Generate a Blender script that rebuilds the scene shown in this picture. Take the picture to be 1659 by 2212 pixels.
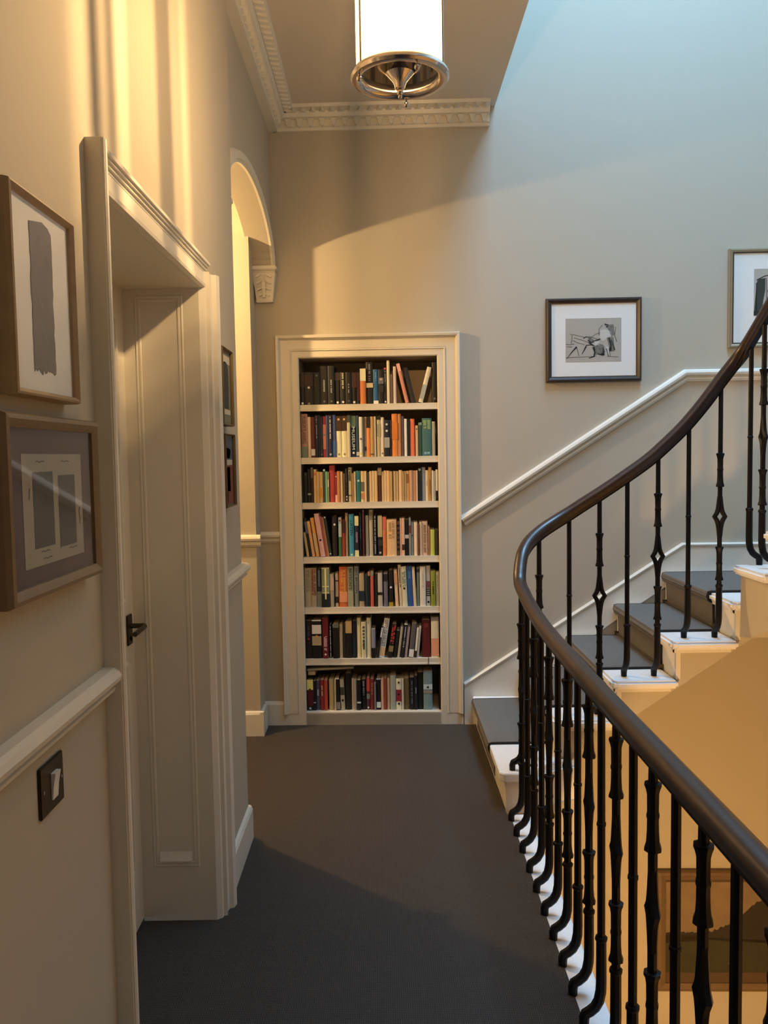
import bpy, bmesh, math, random
from mathutils import Vector, Matrix
random.seed(7)
C = bpy.context.scene.collection
SC = bpy.context.scene
for o in list(bpy.data.objects): bpy.data.objects.remove(o)

# ------------------------------------------------------------------ camera
cam = bpy.data.cameras.new('camera'); co = bpy.data.objects.new('camera', cam); C.objects.link(co)
PITCH, ROLL, YAW = 0.0664398, -0.0162686, 0.00113437
_f = Vector((math.sin(YAW)*math.cos(PITCH), math.cos(YAW)*math.cos(PITCH), -math.sin(PITCH)))
_r = Vector((math.cos(YAW), -math.sin(YAW), 0)); _u = _r.cross(_f)
_c, _s = math.cos(ROLL), math.sin(ROLL)
R_, U_ = _c*_r + _s*_u, -_s*_r + _c*_u
m = Matrix((R_, U_, -_f)).transposed().to_4x4(); m.translation = (0, 0, 1.5)
co.matrix_world = m
cam.sensor_fit = 'VERTICAL'; cam.sensor_height = 36; cam.lens = 36*1811.5/2212; cam.clip_start = .02
SC.camera = co

# ------------------------------------------------------------------ sky, daylight, exposure
w = bpy.data.worlds.new('sky'); SC.world = w; w.use_nodes = True
w.node_tree.nodes['Background'].inputs[0].default_value = (.50, .72, 1, 1)
w.node_tree.nodes['Background'].inputs[1].default_value = 1.2
def area(name, loc, size, power, col, rot=(0, 0, 0)):
    l = bpy.data.lights.new(name, 'AREA'); l.shape = 'RECTANGLE'; l.size, l.size_y = size; l.energy = power; l.color = col
    o = bpy.data.objects.new(name, l); C.objects.link(o); o.location = loc; o.rotation_euler = rot
    return o
area('skylight_daylight', (1.40, 3.1, 6.15), (1.3, 2.2), 270, (.34, .64, 1.0))      # daylight just under the skylight
SC.view_settings.view_transform = 'Standard'; SC.view_settings.look = 'None'
SC.view_settings.gamma = 1; SC.view_settings.use_curve_mapping = False
SC.view_settings.exposure = 0.0
WARM = (1.0, .62, .27)
def point(name, loc, power, col=WARM, r=.02):
    l = bpy.data.lights.new(name, 'POINT'); l.energy = power; l.color = col; l.shadow_soft_size = r
    o = bpy.data.objects.new(name, l); C.objects.link(o); o.location = loc
    return o

# ------------------------------------------------------------------ materials
def lin(h):
    return tuple((lambda c: c/12.92 if c <= .04045 else ((c+.055)/1.055)**2.4)(int(h[i:i+2], 16)/255) for i in (0, 2, 4)) + (1,)
_M = {}
def mat(name, col, rough=.6, metal=0, noise=0, nscale=8, bump=0, bscale=60, coat=0, spec=None, emit=None, estr=0):
    if name in _M: return _M[name]
    m = bpy.data.materials.new(name); m.use_nodes = True; n = m.node_tree.nodes; L = m.node_tree.links
    b = n['Principled BSDF']
    col = lin(col) if isinstance(col, str) else tuple(col)+(1,)
    b.inputs['Base Color'].default_value = col; b.inputs['Roughness'].default_value = rough; b.inputs['Metallic'].default_value = metal
    if coat: b.inputs['Coat Weight'].default_value = coat; b.inputs['Coat Roughness'].default_value = .12
    if spec is not None: b.inputs['Specular IOR Level'].default_value = spec
    if emit: b.inputs['Emission Color'].default_value = emit+(1,); b.inputs['Emission Strength'].default_value = estr
    tc = n.new('ShaderNodeTexCoord')
    if noise:
        t = n.new('ShaderNodeTexNoise'); t.inputs['Scale'].default_value = nscale; t.inputs['Detail'].default_value = 5
        L.new(tc.outputs['Object'], t.inputs['Vector'])
        r = n.new('ShaderNodeMix'); r.data_type = 'RGBA'
        r.inputs[6].default_value = tuple(c*(1-noise) for c in col[:3])+(1,); r.inputs[7].default_value = tuple(min(1, c*(1+noise)) for c in col[:3])+(1,)
        L.new(t.outputs['Fac'], r.inputs[0]); L.new(r.outputs[2], b.inputs['Base Color'])
    if bump:
        t2 = n.new('ShaderNodeTexNoise'); t2.inputs['Scale'].default_value = bscale; t2.inputs['Detail'].default_value = 4
        L.new(tc.outputs['Object'], t2.inputs['Vector'])
        bp = n.new('ShaderNodeBump'); bp.inputs['Strength'].default_value = bump; bp.inputs['Distance'].default_value = .002
        L.new(t2.outputs['Fac'], bp.inputs['Height']); L.new(bp.outputs[0], b.inputs['Normal'])
    _M[name] = m; return m
WALL = mat('wall_paint', (.455, .415, .335), .75, noise=.025, nscale=1.3, bump=.12, bscale=90)
CEIL = mat('ceiling_paint', (.62, .565, .48), .8, noise=.02, nscale=1.2)
TRIM = mat('white_gloss_paint', (.70, .67, .59), .38, noise=.02, nscale=3, bump=.08, bscale=40)
SHELF = mat('cream_shelf_paint', (.66, .62, .53), .45, noise=.03, nscale=4)
STONE = mat('white_stone', (.80, .79, .77), .5, noise=.05, nscale=14, bump=.1, bscale=120)
BACKM = mat('dark_shelf_back', (.30, .26, .20), .8)
IRON = mat('black_iron', (.004, .004, .005), .48, bump=.3, bscale=160, spec=.22)
BRONZE = mat('dark_bronze', (.055, .042, .022), .38, metal=.7)
NICKEL = mat('polished_nickel', (.62, .55, .50), .16, metal=1)
WHITEP = mat('white_plastic', (.75, .74, .72), .3)
PAPERM = mat('page_paper', (.55, .47, .34), .85, noise=.12, nscale=60)
OAK = mat('pale_oak_frame', (.36, .26, .15), .45, noise=.2, nscale=30)
WALN = mat('brown_oak_frame', (.21, .145, .08), .45, noise=.2, nscale=30)
DKFR = mat('dark_bronze_frame', (.030, .018, .012), .3, noise=.3, nscale=40, spec=.6)
GILT = mat('gilt_edge', (.42, .27, .12), .35, metal=.8)
SILV = mat('silvery_gilt_frame', (.45, .38, .27), .3, metal=.8)
MATW = mat('white_mount_board', (.74, .73, .70), .9)
def carpet_mat(name, col, axis_scale):
    m = bpy.data.materials.new(name); m.use_nodes = True; n = m.node_tree.nodes; L = m.node_tree.links; b = n['Principled BSDF']
    b.inputs['Roughness'].default_value = .95; b.inputs['Specular IOR Level'].default_value = .1
    tc = n.new('ShaderNodeTexCoord'); t = n.new('ShaderNodeTexNoise'); t.inputs['Scale'].default_value = 260; L.new(tc.outputs['Object'], t.inputs['Vector'])
    wv = n.new('ShaderNodeTexWave'); wv.inputs['Scale'].default_value = axis_scale; wv.bands_direction = 'X'; wv.inputs['Distortion'].default_value = .6
    L.new(tc.outputs['Object'], wv.inputs['Vector'])
    wv2 = n.new('ShaderNodeTexWave'); wv2.inputs['Scale'].default_value = axis_scale*.8; wv2.bands_direction = 'Y'; L.new(tc.outputs['Object'], wv2.inputs['Vector'])
    ad = n.new('ShaderNodeMath'); ad.operation = 'MULTIPLY'; L.new(wv.outputs['Fac'], ad.inputs[0]); L.new(wv2.outputs['Fac'], ad.inputs[1])
    ad2 = n.new('ShaderNodeMath'); ad2.operation = 'MULTIPLY_ADD'; ad2.inputs[1].default_value = .45; L.new(t.outputs['Fac'], ad2.inputs[0]); L.new(ad.outputs[0], ad2.inputs[2])
    r = n.new('ShaderNodeMix'); r.data_type = 'RGBA'; r.inputs[6].default_value = tuple(c*.62 for c in col)+(1,); r.inputs[7].default_value = tuple(c*1.35 for c in col)+(1,)
    L.new(ad2.outputs[0], r.inputs[0]); L.new(r.outputs[2], b.inputs['Base Color'])
    bp = n.new('ShaderNodeBump'); bp.inputs['Strength'].default_value = .7; bp.inputs['Distance'].default_value = .003; L.new(ad2.outputs[0], bp.inputs['Height']); L.new(bp.outputs[0], b.inputs['Normal'])
    return m
CARPET = carpet_mat('ribbed_wool_carpet', (.070, .059, .049), 52)
RUNNER = carpet_mat('stair_runner_carpet', (.175, .163, .146), 52)
BIND = mat('dark_carpet_binding', (.02, .015, .011), .9)
def wood_mat(name, a, b_, scale):
    m = bpy.data.materials.new(name); m.use_nodes = True; n = m.node_tree.nodes; L = m.node_tree.links; b = n['Principled BSDF']
    tc = n.new('ShaderNodeTexCoord'); mp = n.new('ShaderNodeMapping'); mp.inputs['Scale'].default_value = scale; L.new(tc.outputs['Object'], mp.inputs[0])
    t = n.new('ShaderNodeTexNoise'); t.inputs['Scale'].default_value = 9; t.inputs['Detail'].default_value = 6; L.new(mp.outputs[0], t.inputs['Vector'])
    r = n.new('ShaderNodeMix'); r.data_type = 'RGBA'; r.inputs[6].default_value = a+(1,); r.inputs[7].default_value = b_+(1,); L.new(t.outputs['Fac'], r.inputs[0]); L.new(r.outputs[2], b.inputs['Base Color'])
    b.inputs['Roughness'].default_value = .4; b.inputs['Coat Weight'].default_value = .25; b.inputs['Coat Roughness'].default_value = .2
    return m
MAHOG = wood_mat('polished_mahogany', (.010, .004, .002), (.045, .017, .009), (3, 3, 14))
def glass_mat(name, tint=(1, 1, 1), trans=.9, gloss=.08, diff=0, streaked=False):
    m = bpy.data.materials.new(name); m.use_nodes = True; n = m.node_tree.nodes; L = m.node_tree.links; n.remove(n['Principled BSDF']); out = n['Material Output']
    tr = n.new('ShaderNodeBsdfTransparent'); tr.inputs[0].default_value = tint+(1,)
    gl = n.new('ShaderNodeBsdfGlossy'); gl.inputs['Roughness'].default_value = .03; gl.inputs[0].default_value = (1, 1, 1, 1)
    lw = n.new('ShaderNodeLayerWeight'); lw.inputs['Blend'].default_value = .5
    pw = n.new('ShaderNodeMath'); pw.operation = 'POWER'; pw.inputs[1].default_value = 4; L.new(lw.outputs['Facing'], pw.inputs[0])
    fr = n.new('ShaderNodeMath'); fr.operation = 'MULTIPLY_ADD'; fr.inputs[1].default_value = .55; fr.inputs[2].default_value = .022; L.new(pw.outputs[0], fr.inputs[0])
    mx = n.new('ShaderNodeMixShader'); L.new(fr.outputs[0], mx.inputs[0]); L.new(tr.outputs[0], mx.inputs[1]); L.new(gl.outputs[0], mx.inputs[2])
    last = mx
    if diff:
        df = n.new('ShaderNodeBsdfTranslucent'); df.inputs[0].default_value = (1, .93, .8, 1)
        m2 = n.new('ShaderNodeMixShader'); m2.inputs[0].default_value = diff; L.new(mx.outputs[0], m2.inputs[1]); L.new(df.outputs[0], m2.inputs[2]); last = m2
    if streaked:                                                     # streak pattern put into the tint, to throw light and dark bands on walls
        tc = n.new('ShaderNodeTexCoord'); sp = n.new('ShaderNodeSeparateXYZ'); L.new(tc.outputs['Object'], sp.inputs[0])
        at = n.new('ShaderNodeMath'); at.operation = 'ARCTAN2'; L.new(sp.outputs[1], at.inputs[0]); L.new(sp.outputs[0], at.inputs[1])
        tu = n.new('ShaderNodeMath'); tu.operation = 'MULTIPLY_ADD'; tu.inputs[1].default_value = 1/(2*math.pi); tu.inputs[2].default_value = 1.0; L.new(at.outputs[0], tu.inputs[0])
        fr_ = n.new('ShaderNodeMath'); fr_.operation = 'FRACT'; L.new(tu.outputs[0], fr_.inputs[0])
        cr = n.new('ShaderNodeValToRGB'); el = cr.color_ramp.elements
        stops = [(0, .5), (60, .55), (72, .45), (83, .45), (84.5, .85), (87.5, .85), (88.5, .55), (97, .68), (99, .42), (118, .40), (132, .55), (144, .5), (146.5, 1), (150, 1), (152, .62), (159, .55), (161, .12), (172, .14), (175, .52), (196, .5), (198, .95), (203.5, .95), (205, .15), (208, .15), (209, .6), (211.5, .6), (212.5, .15), (215.2, .15), (216.5, 1), (221, 1), (222.2, .55), (300, .5)]
        el[0].position = 0; el[0].color = (.5, .5, .5, 1); el[1].position = 300/360; el[1].color = (.5, .5, .5, 1)
        for a_, t_ in stops[1:-1]: q_ = el.new(a_/360); q_.color = (t_, t_*.97, t_*.92, 1)
        L.new(fr_.outputs[0], cr.inputs[0]); L.new(cr.outputs[0], tr.inputs[0])
    L.new(last.outputs[0], out.inputs[0]); return m
GLASS = glass_mat('picture_glass'); SKYG = glass_mat('skylight_glass')
LANTG = glass_mat('lantern_glass', diff=.05, streaked=True)

# ------------------------------------------------------------------ helpers
def tag(o, label=None, cat=None, group=None, kind=None):
    if label: o['label'] = label
    if cat: o['category'] = cat
    if group: o['group'] = group
    if kind: o['kind'] = kind
    return o
def empty(name, loc=(0, 0, 0), rot=(0, 0, 0), label=None, cat=None, group=None, kind=None):
    o = bpy.data.objects.new(name, None); C.objects.link(o); o.location = loc; o.rotation_euler = rot; o.empty_display_size = .1
    return tag(o, label, cat, group, kind)
def obj(name, vf, m, parent=None, world=True, smooth=False, bevel=0, kind=None):
    """link (verts, faces) as one mesh object; verts in world metres when world=True, else in the parent's space"""
    v, f = vf
    off = Vector((0, 0, 0))
    if parent is not None and world:
        p = parent
        while p is not None: off = off+p.location; p = p.parent
    if parent is None and world and v:                              # origin at the thing's own base
        off = Vector(((min(a[0] for a in v)+max(a[0] for a in v))/2, (min(a[1] for a in v)+max(a[1] for a in v))/2, min(a[2] for a in v)))
    me = bpy.data.meshes.new(name); me.from_pydata([tuple(Vector(a)-off) for a in v], [], f); me.update()
    bm = bmesh.new(); bm.from_mesh(me)
    bmesh.ops.remove_doubles(bm, verts=bm.verts, dist=1e-6)
    bmesh.ops.recalc_face_normals(bm, faces=bm.faces)
    if bevel: bmesh.ops.bevel(bm, geom=[e for e in bm.edges if len(e.link_faces) == 2 and e.calc_face_angle(0) > .6], offset=bevel, segments=2, affect='EDGES', clamp_overlap=True)
    bm.to_mesh(me); bm.free()
    if smooth:
        for p in me.polygons: p.use_smooth = True
        me.set_sharp_from_angle(angle=.7)
    me.materials.append(m)
    o = bpy.data.objects.new(name, me); C.objects.link(o)
    if parent is not None: o.parent = parent
    else: o.location = off
    if kind: o['kind'] = kind
    return o
def join(*vfs):
    V, F = [], []
    for v, f in vfs:
        n = len(V); V += list(v); F += [tuple(i+n for i in q) for q in f]
    return V, F
def box(x0, x1, y0, y1, z0, z1):
    v = [(x, y, z) for z in (z0, z1) for y in (y0, y1) for x in (x0, x1)]
    return v, [(0, 1, 3, 2), (4, 6, 7, 5), (0, 4, 5, 1), (1, 5, 7, 3), (3, 7, 6, 2), (2, 6, 4, 0)]
TA = .0328; CA, SA = math.cos(TA), math.sin(TA)                    # the far wall stands 1.9 degrees off square
def BW(u, z, h=0):                                                 # far wall: u along it, h out of it
    return (u*CA-h*SA, 4.62-u*SA-h*CA, z)
def LW(y, z, h=0): return (-.55+h, y, z)                           # left wall
def bbox(T, u0, u1, z0, z1, h0, h1):
    v = [T(u, z, h) for h in (h0, h1) for z in (z0, z1) for u in (u0, u1)]
    return v, [(0, 1, 3, 2), (4, 6, 7, 5), (0, 4, 5, 1), (1, 5, 7, 3), (3, 7, 6, 2), (2, 6, 4, 0)]
def frame_rect(T, u0, u1, z0, z1, prof, three=False):
    """mitred frame; prof = [(offset outward from the rectangle, height out of wall), ...] closed loop"""
    V, F = [], []; n = len(prof)
    cs = [(u0, z0, -1, -1), (u0, z1, -1, 1), (u1, z1, 1, 1), (u1, z0, 1, -1)]
    for (u, z, su, sz) in cs:
        for (o, h) in prof:
            V.append(T(u+su*o, z+(0 if three and sz < 0 else sz*o), h))
    for k in range(3 if three else 4):
        a, b = k*n, ((k+1) % 4)*n
        for i in range(n):
            j = (i+1) % n; F.append((a+i, a+j, b+j, b+i))
    if three: F += [tuple(range(n)), tuple(range(3*n, 4*n))[::-1]]
    return V, F
def prism(poly, T, h0, h1):
    """polygon [(a,b)] extruded between h0 and h1 in the space T(a,b,h)"""
    n = len(poly)
    V = [T(a, b, h0) for a, b in poly]+[T(a, b, h1) for a, b in poly]
    F = [tuple(range(n))[::-1], tuple(range(n, 2*n))]+[(i, (i+1) % n, n+(i+1) % n, n+i) for i in range(n)]
    return V, F
def sweep(path, prof, closed=False, up=(0, 0, 1), cap=True):
    """prof [(side, up)] swept along a 3D path, side = t x up"""
    P = [Vector(p) for p in path]; n = len(P); m_ = len(prof); V, F = [], []; U = Vector(up)
    for i in range(n):
        a = P[i-1] if (i > 0 or closed) else None; b = P[(i+1) % n] if (i < n-1 or closed) else None
        t1 = (P[i]-a).normalized() if a is not None else None; t2 = (b-P[i]).normalized() if b is not None else None
        t = ((t1 or t2)+(t2 or t1)).normalized()
        s = t.cross(U).normalized(); q = s.cross(t).normalized()
        for (x, y) in prof: V.append(tuple(P[i]+s*x+q*y))
    for i in range(n if closed else n-1):
        a, b = i*m_, ((i+1) % n)*m_
        for j in range(m_): F.append((a+j, a+(j+1) % m_, b+(j+1) % m_, b+j))
    if cap and not closed: F += [tuple(range(m_))[::-1], tuple(range((n-1)*m_, n*m_))]
    return V, F
def tube(path, rad, k=8):
    """round tube along a path with a radius per point"""
    P = [Vector(p) for p in path]; n = len(P); V, F = [], []
    if not isinstance(rad, (list, tuple)): rad = [rad]*n
    ref = Vector((1, 0, 0)); 
    for i in range(n):
        t = ((P[min(i+1, n-1)]-P[max(i-1, 0)]).normalized())
        s = t.cross(ref)
        if s.length < .05: s = t.cross(Vector((0, 1, 0)))
        s.normalize(); q = s.cross(t).normalized(); ref = q.cross(Vector((0,0,0))) if False else ref
        for j in range(k):
            a = 2*math.pi*(j+.5)/k; V.append(tuple(P[i]+(s*math.cos(a)+q*math.sin(a))*rad[i]))
    for i in range(n-1):
        for j in range(k): F.append((i*k+j, i*k+(j+1) % k, (i+1)*k+(j+1) % k, (i+1)*k+j))
    F += [tuple(range(k))[::-1], tuple(range((n-1)*k, n*k))]
    return V, F
def lathe(prof, c, k=24, caps=True):
    V, F = [], []; n = len(prof)
    for (r, z) in prof:
        for j in range(k):
            a = 2*math.pi*j/k; V.append((c[0]+r*math.cos(a), c[1]+r*math.sin(a), c[2]+z))
    for i in range(n-1):
        for j in range(k): F.append((i*k+j, i*k+(j+1) % k, (i+1)*k+(j+1) % k, (i+1)*k+j))
    if caps: F += [tuple(range(k))[::-1], tuple(range((n-1)*k, n*k))]
    return V, F
def ring(prof, c, k=40):                                           # closed profile spun round z
    V, F = [], []; n = len(prof)
    for j in range(k):
        a = 2*math.pi*j/k
        for (r, z) in prof: V.append((c[0]+r*math.cos(a), c[1]+r*math.sin(a), c[2]+z))
    for j in range(k):
        for i in range(n): F.append((j*n+i, j*n+(i+1) % n, ((j+1) % k)*n+(i+1) % n, ((j+1) % k)*n+i))
    return V, F
def ball(c, r, k=12, s=(1, 1, 1)):
    pr = [(max(1e-4, r*math.sin(math.pi*i/8)), -r*math.cos(math.pi*i/8)) for i in range(9)]
    v, f = lathe(pr, (0, 0, 0), k); return [(c[0]+x*s[0], c[1]+y*s[1], c[2]+z*s[2]) for x, y, z in v], f
def XY(a, b, h): return (a, b, h)
def XZ(a, b, h): return (a, h, b)
LOBBY, LOWER = 8200, 720

# ================================================================== THE SETTING
ZL, ZT = -3.0, 6.3                                                 # lower hall floor, top of the stairwell
# far wall with the bookcase recess (u -.448..307, z .066..2.04)
T = lambda u, z, h: BW(u, z, -h)
obj('wall_far', join(bbox(T, -1.2, -.448, ZL, ZT, 0, .34), bbox(T, .307, 2.75, ZL, ZT, 0, .34),
                     bbox(T, -.448, .307, 2.04, ZT, 0, .34), bbox(T, -.448, .307, ZL, .066, 0, .34), bbox(T, -.448, .307, .066, 2.04, .29, .34)), WALL, kind='structure')
# left wall: near stretch, over the door, beyond the door
DY0, DY1, DZ = 1.665, 2.655, 2.042
obj('wall_left', join(box(-.80, -.55, -5.0, DY0, 0, 3.35), box(-.80, -.55, DY0, DY1, DZ, 3.35), box(-.80, -.55, DY1, 3.22, 0, 3.35),
                      box(-.80, -.58, 3.22, 3.249, 0, 3.35), box(-.80, -.70, 2.9, 3.22, 0, 3.35)), WALL, kind='structure')
# arched wall on the left
ac, ar, az, ah, AX = 3.921, .672, 2.50, .262, -.58
N = 28
arc = [(ac-ar*math.cos(math.pi*i/N), az+ah*math.sin(math.pi*i/N)) for i in range(N+1)]
V, F = [], []
for (y, z) in arc:
    V += [(AX, y, z), (AX, y, 3.35), (-.70, y, z), (-.70, y, 3.35)]
for i in range(N):
    a, b = 4*i, 4*i+4
    F += [(a, b, b+1, a+1), (a+2, a+3, b+3, b+2), (a, a+2, b+2, b), (a+1, b+1, b+3, a+3)]
obj('wall_arch', join((V, F), box(-.70, AX, 4.593, 4.636, 2.50, 3.35)), WALL, kind='structure')
# plaster band round the arch
pth = [(AX+.001, y, z) for (y, z) in arc]
V, F = [], []
prof = [(0, 0), (0, .012), (.012, .012), (.014, .02), (.044, .02), (.05, .012), (.055, 0)]
for i, (y, z) in enumerate(arc):
    ny, nz = -math.cos(math.pi*i/N)*ah, math.sin(math.pi*i/N)*ar; l = math.hypot(ny, nz); ny /= l; nz /= l
    for (o, h) in prof: V.append((AX+h, min(y+ny*o, 4.632), z+nz*o))
n = len(prof)
for i in range(N):
    for j in range(n): F.append((i*n+j, i*n+(j+1) % n, (i+1)*n+(j+1) % n, (i+1)*n+j))
F += [tuple(range(n)), tuple(range(N*n, N*n+n))[::-1]]
obj('trim_1', (V, F), TRIM, smooth=True, kind='structure')
# side lobby behind the arch
obj('wall_lobby_end', box(-2.9, -.68, 4.462, 4.75, 0, 2.95), WALL, kind='structure')
obj('wall_lobby_near', box(-2.9, -.70, 2.80, 2.90, 0, 2.95), WALL, kind='structure')
obj('wall_lobby_left', box(-3.0, -2.9, 2.80, 4.75, 0, 2.95), WALL, kind='structure')
obj('ceiling_lobby', box(-3.0, -.70, 2.80, 4.75, 2.95, 3.1), CEIL, kind='structure')
# hall ceiling, storey above, stairwell shell
obj('ceiling', box(-.95, .63, -5.0, 4.66, 3.35, 3.6), CEIL, kind='structure')
obj('wall_upper_left', box(.50, .62, -5.0, 4.66, 3.6, ZT), WALL, kind='structure')
obj('wall_right', box(2.62, 2.75, -5.0, 4.66, ZL, ZT), WALL, kind='structure')
obj('wall_rear', box(-.95, 2.75, -5.1, -5.0, ZL, ZT), WALL, kind='structure')
obj('wall_lower_left', box(-.95, -.80, -5.0, 4.75, ZL, -.3), WALL, kind='structure')
obj('floor_lower_hall', box(-.95, 2.75, -5.1, 4.75, ZL-.1, ZL), mat('lower_carpet', (.13, .10, .07), .9), kind='structure')
# landing slab: carpeted floor and the white stone edge
obj('floor', join(box(-.90, .59, -5.0, 3.35, -.30, -.014), box(-.80, .50, 3.35, 4.66, -.30, -.014)), STONE, kind='structure')
obj('floor_lobby', box(-3.0, -.80, 2.80, 4.75, -.30, -.014), STONE, kind='structure')
cp = [(-.55, -5.0), (.508, -5.0), (.508, 3.33), (.495, 3.44), (.495, 4.66), (-3., 4.66), (-3., 2.85), (-.86, 2.85), (-.86, 1.6), (-.55, 1.6)]
obj('floor_carpet', prism(cp, XY, -.013, 0), CARPET, kind='structure')
nose = [(.50, -5.0)]+[(.59, -5.0), (.59, 3.30), (.592, 3.36), (.598, 3.42), (.50, 3.42)]
obj('trim_2', prism(nose, XY, -.045, -.003), STONE, bevel=.01, kind='structure')        # rounded stone nosing under the balusters
# skylight
wn = empty('window_1', (1.62, 1.5, ZT), kind='structure')
obj('window_frame', join(*[box(.62+k*.5, .66+k*.5, -5.0, 4.66, ZT, ZT+.06) for k in range(5)], *[box(.62, 2.75, -5.0+k*1.06, -4.96+k*1.06, ZT+.005, ZT+.05) for k in range(10)]), TRIM, wn)
for k in range(4): obj('pane', box(.665+k*.5, 1.115+k*.5, -4.96, 4.6, ZT+.02, ZT+.026), SKYG, wn)

# chair rails and skirtings
RP = [(0, -.032), (.008, -.032), (.011, -.026), (.019, -.022), (.021, -.014), (.012, -.010), (.013, -.005), (.031, .001), (.034, .012), (.029, .023), (.021, .030), (0, .031)]
def rail_on(T, pts, prof):
    V, F = [], []; n = len(prof)
    for i, (u, z) in enumerate(pts):
        # mitre: offset measured square to the run
        def nrm(a, b):
            d = Vector((b[0]-a[0], b[1]-a[1])).normalized(); return Vector((-d.y, d.x))
        n1 = nrm(pts[i-1], pts[i]) if i else None; n2 = nrm(pts[i], pts[i+1]) if i < len(pts)-1 else None
        q = ((n1 or n2)+(n2 or n1)).normalized(); q = q/max(.4, q.dot(n1 or n2))
        for (h, o) in prof: V.append(T(u+q.x*o, z+q.y*o, h))
    for i in range(len(pts)-1):
        for j in range(n): F.append((i*n+j, i*n+(j+1) % n, (i+1)*n+(j+1) % n, (i+1)*n+j))
    F += [tuple(range(n)), tuple(range((len(pts)-1)*n, len(pts)*n))[::-1]]
    return V, F
obj('trim_3', rail_on(BW, [(.438, 1.136), (1.645, 1.909), (2.62, 1.909)], RP), TRIM, kind='structure')        # stair dado rail
obj('trim_4', rail_on(LW, [(-5.0, 1.07), (1.628, 1.07)], [(h, o*.9) for h, o in RP]), TRIM, kind='structure')
obj('trim_5', rail_on(LW, [(2.752, 1.07), (3.232, 1.07)], [(h, o*.9) for h, o in RP]), TRIM, kind='structure')
obj('trim_6', rail_on(BW, [(-.682, 1.062), (-.571, 1.062)], [(h*.8, o) for h, o in RP]), TRIM, kind='structure')
obj('trim_7', rail_on(lambda u, z, h: (u, 4.462-h, z), [(-2.9, 1.062), (-.655, 1.062)], [(h*.8, o) for h, o in RP]), TRIM, kind='structure')
SKP = [(0, 0), (.016, 0), (.016, .118), (.010, .130), (0, .135)]
def skirt(T, u0, u1, z0=0): return prism([(h, z) for h, z in SKP], lambda h, z, u: T(u, z0+z, h), u0, u1)
obj('baseboard_left', join(skirt(LW, 2.752, 3.234), skirt(LW, -5.0, 1.62)), TRIM, kind='structure')
obj('baseboard_far', skirt(BW, -.68, -.572), TRIM, kind='structure')
obj('baseboard_lobby', join(skirt(lambda u, z, h: (u, 4.462-h, z), -2.9, -.670), box(-.682, -.662, 4.4445, 4.60, 0, .131)), TRIM, kind='structure')
# raking skirting beside the stairs
obj('baseboard_stair', join(prism([(.437, .0), (.437, .231), (1.633, .997), (2.62, .997), (2.62, .80), (1.60, .80), (1.30, .60), (.95, .35), (.70, .10), (.60, .0)], BW, 0, .018),
     rail_on(BW, [(.437, .231), (1.633, .997), (2.62, .997)], [(0, -.012), (.024, -.012), (.026, -.004), (.018, .003), (0, .004)])), TRIM, kind='structure')

# cornice: moulded bed on each wall with rows of small ornaments
def cornice(name, T, u0, u1, z, n_orn, mit0=0, mit1=0, back=0):
    root = empty(name, T((u0+u1)/2, z, 0), kind='structure')
    pr = [(back, 0), (.018, 0), (.020, .016), (.030, .018), (.030, .052), (.052, .060), (.060, .078), (.062, .086), (.105, .090), (.110, .106), (back, .106)]
    V = []; n = len(pr)
    for u, mt in ((u0, mit0), (u1, mit1)):
        for (h, o) in pr: V.append(T(u+mt*h, z+o, h))
    F = [(j, (j+1) % n, n+(j+1) % n, n+j) for j in range(n)]+[tuple(range(n)), tuple(range(n, 2*n))[::-1]]
    obj('moulding', (V, F), TRIM, root)
    low, high = [], []
    step = (u1-u0)/n_orn
    for i in range(n_orn):
        u = u0+step*(i+.5)
        if u-u0 < .04*max(mit0, 0) or u1-u < .04*max(-mit1, 0): continue
        w_ = step*.30
        low.append(prism([(u-w_, z+.054), (u-w_*.62, z+.036), (u-w_*.45, z+.020), (u, z+.012), (u+w_*.45, z+.020), (u+w_*.62, z+.036), (u+w_, z+.054)], T, .022, .046))
    m_ = int(n_orn*1.25); step = (u1-u0)/m_
    for i in range(m_):
        u = u0+step*(i+.5); w_ = step*.34
        if u-u0 < .06*max(mit0, 0) or u1-u < .06*max(-mit1, 0): continue
        high.append(prism([(u-w_, .062), (u-w_*.3, .086), (u, .104), (u+w_*.3, .086), (u+w_, .062)], lambda a, b, h: T(a, z+.092-h, b), 0, .014))
    obj('bell_ornament', join(*low), TRIM, root, kind='stuff'); obj('leaf_ornament', join(*high), TRIM, root, kind='stuff')
cornice('trim_8', BW, -.565, .60, 3.244, 19, 1, 0)
cornice('trim_9', lambda y, z, h: (-.55+h, y, z), -5.0, 4.635, 3.244, 160, 0, -1, -.032)

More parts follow.
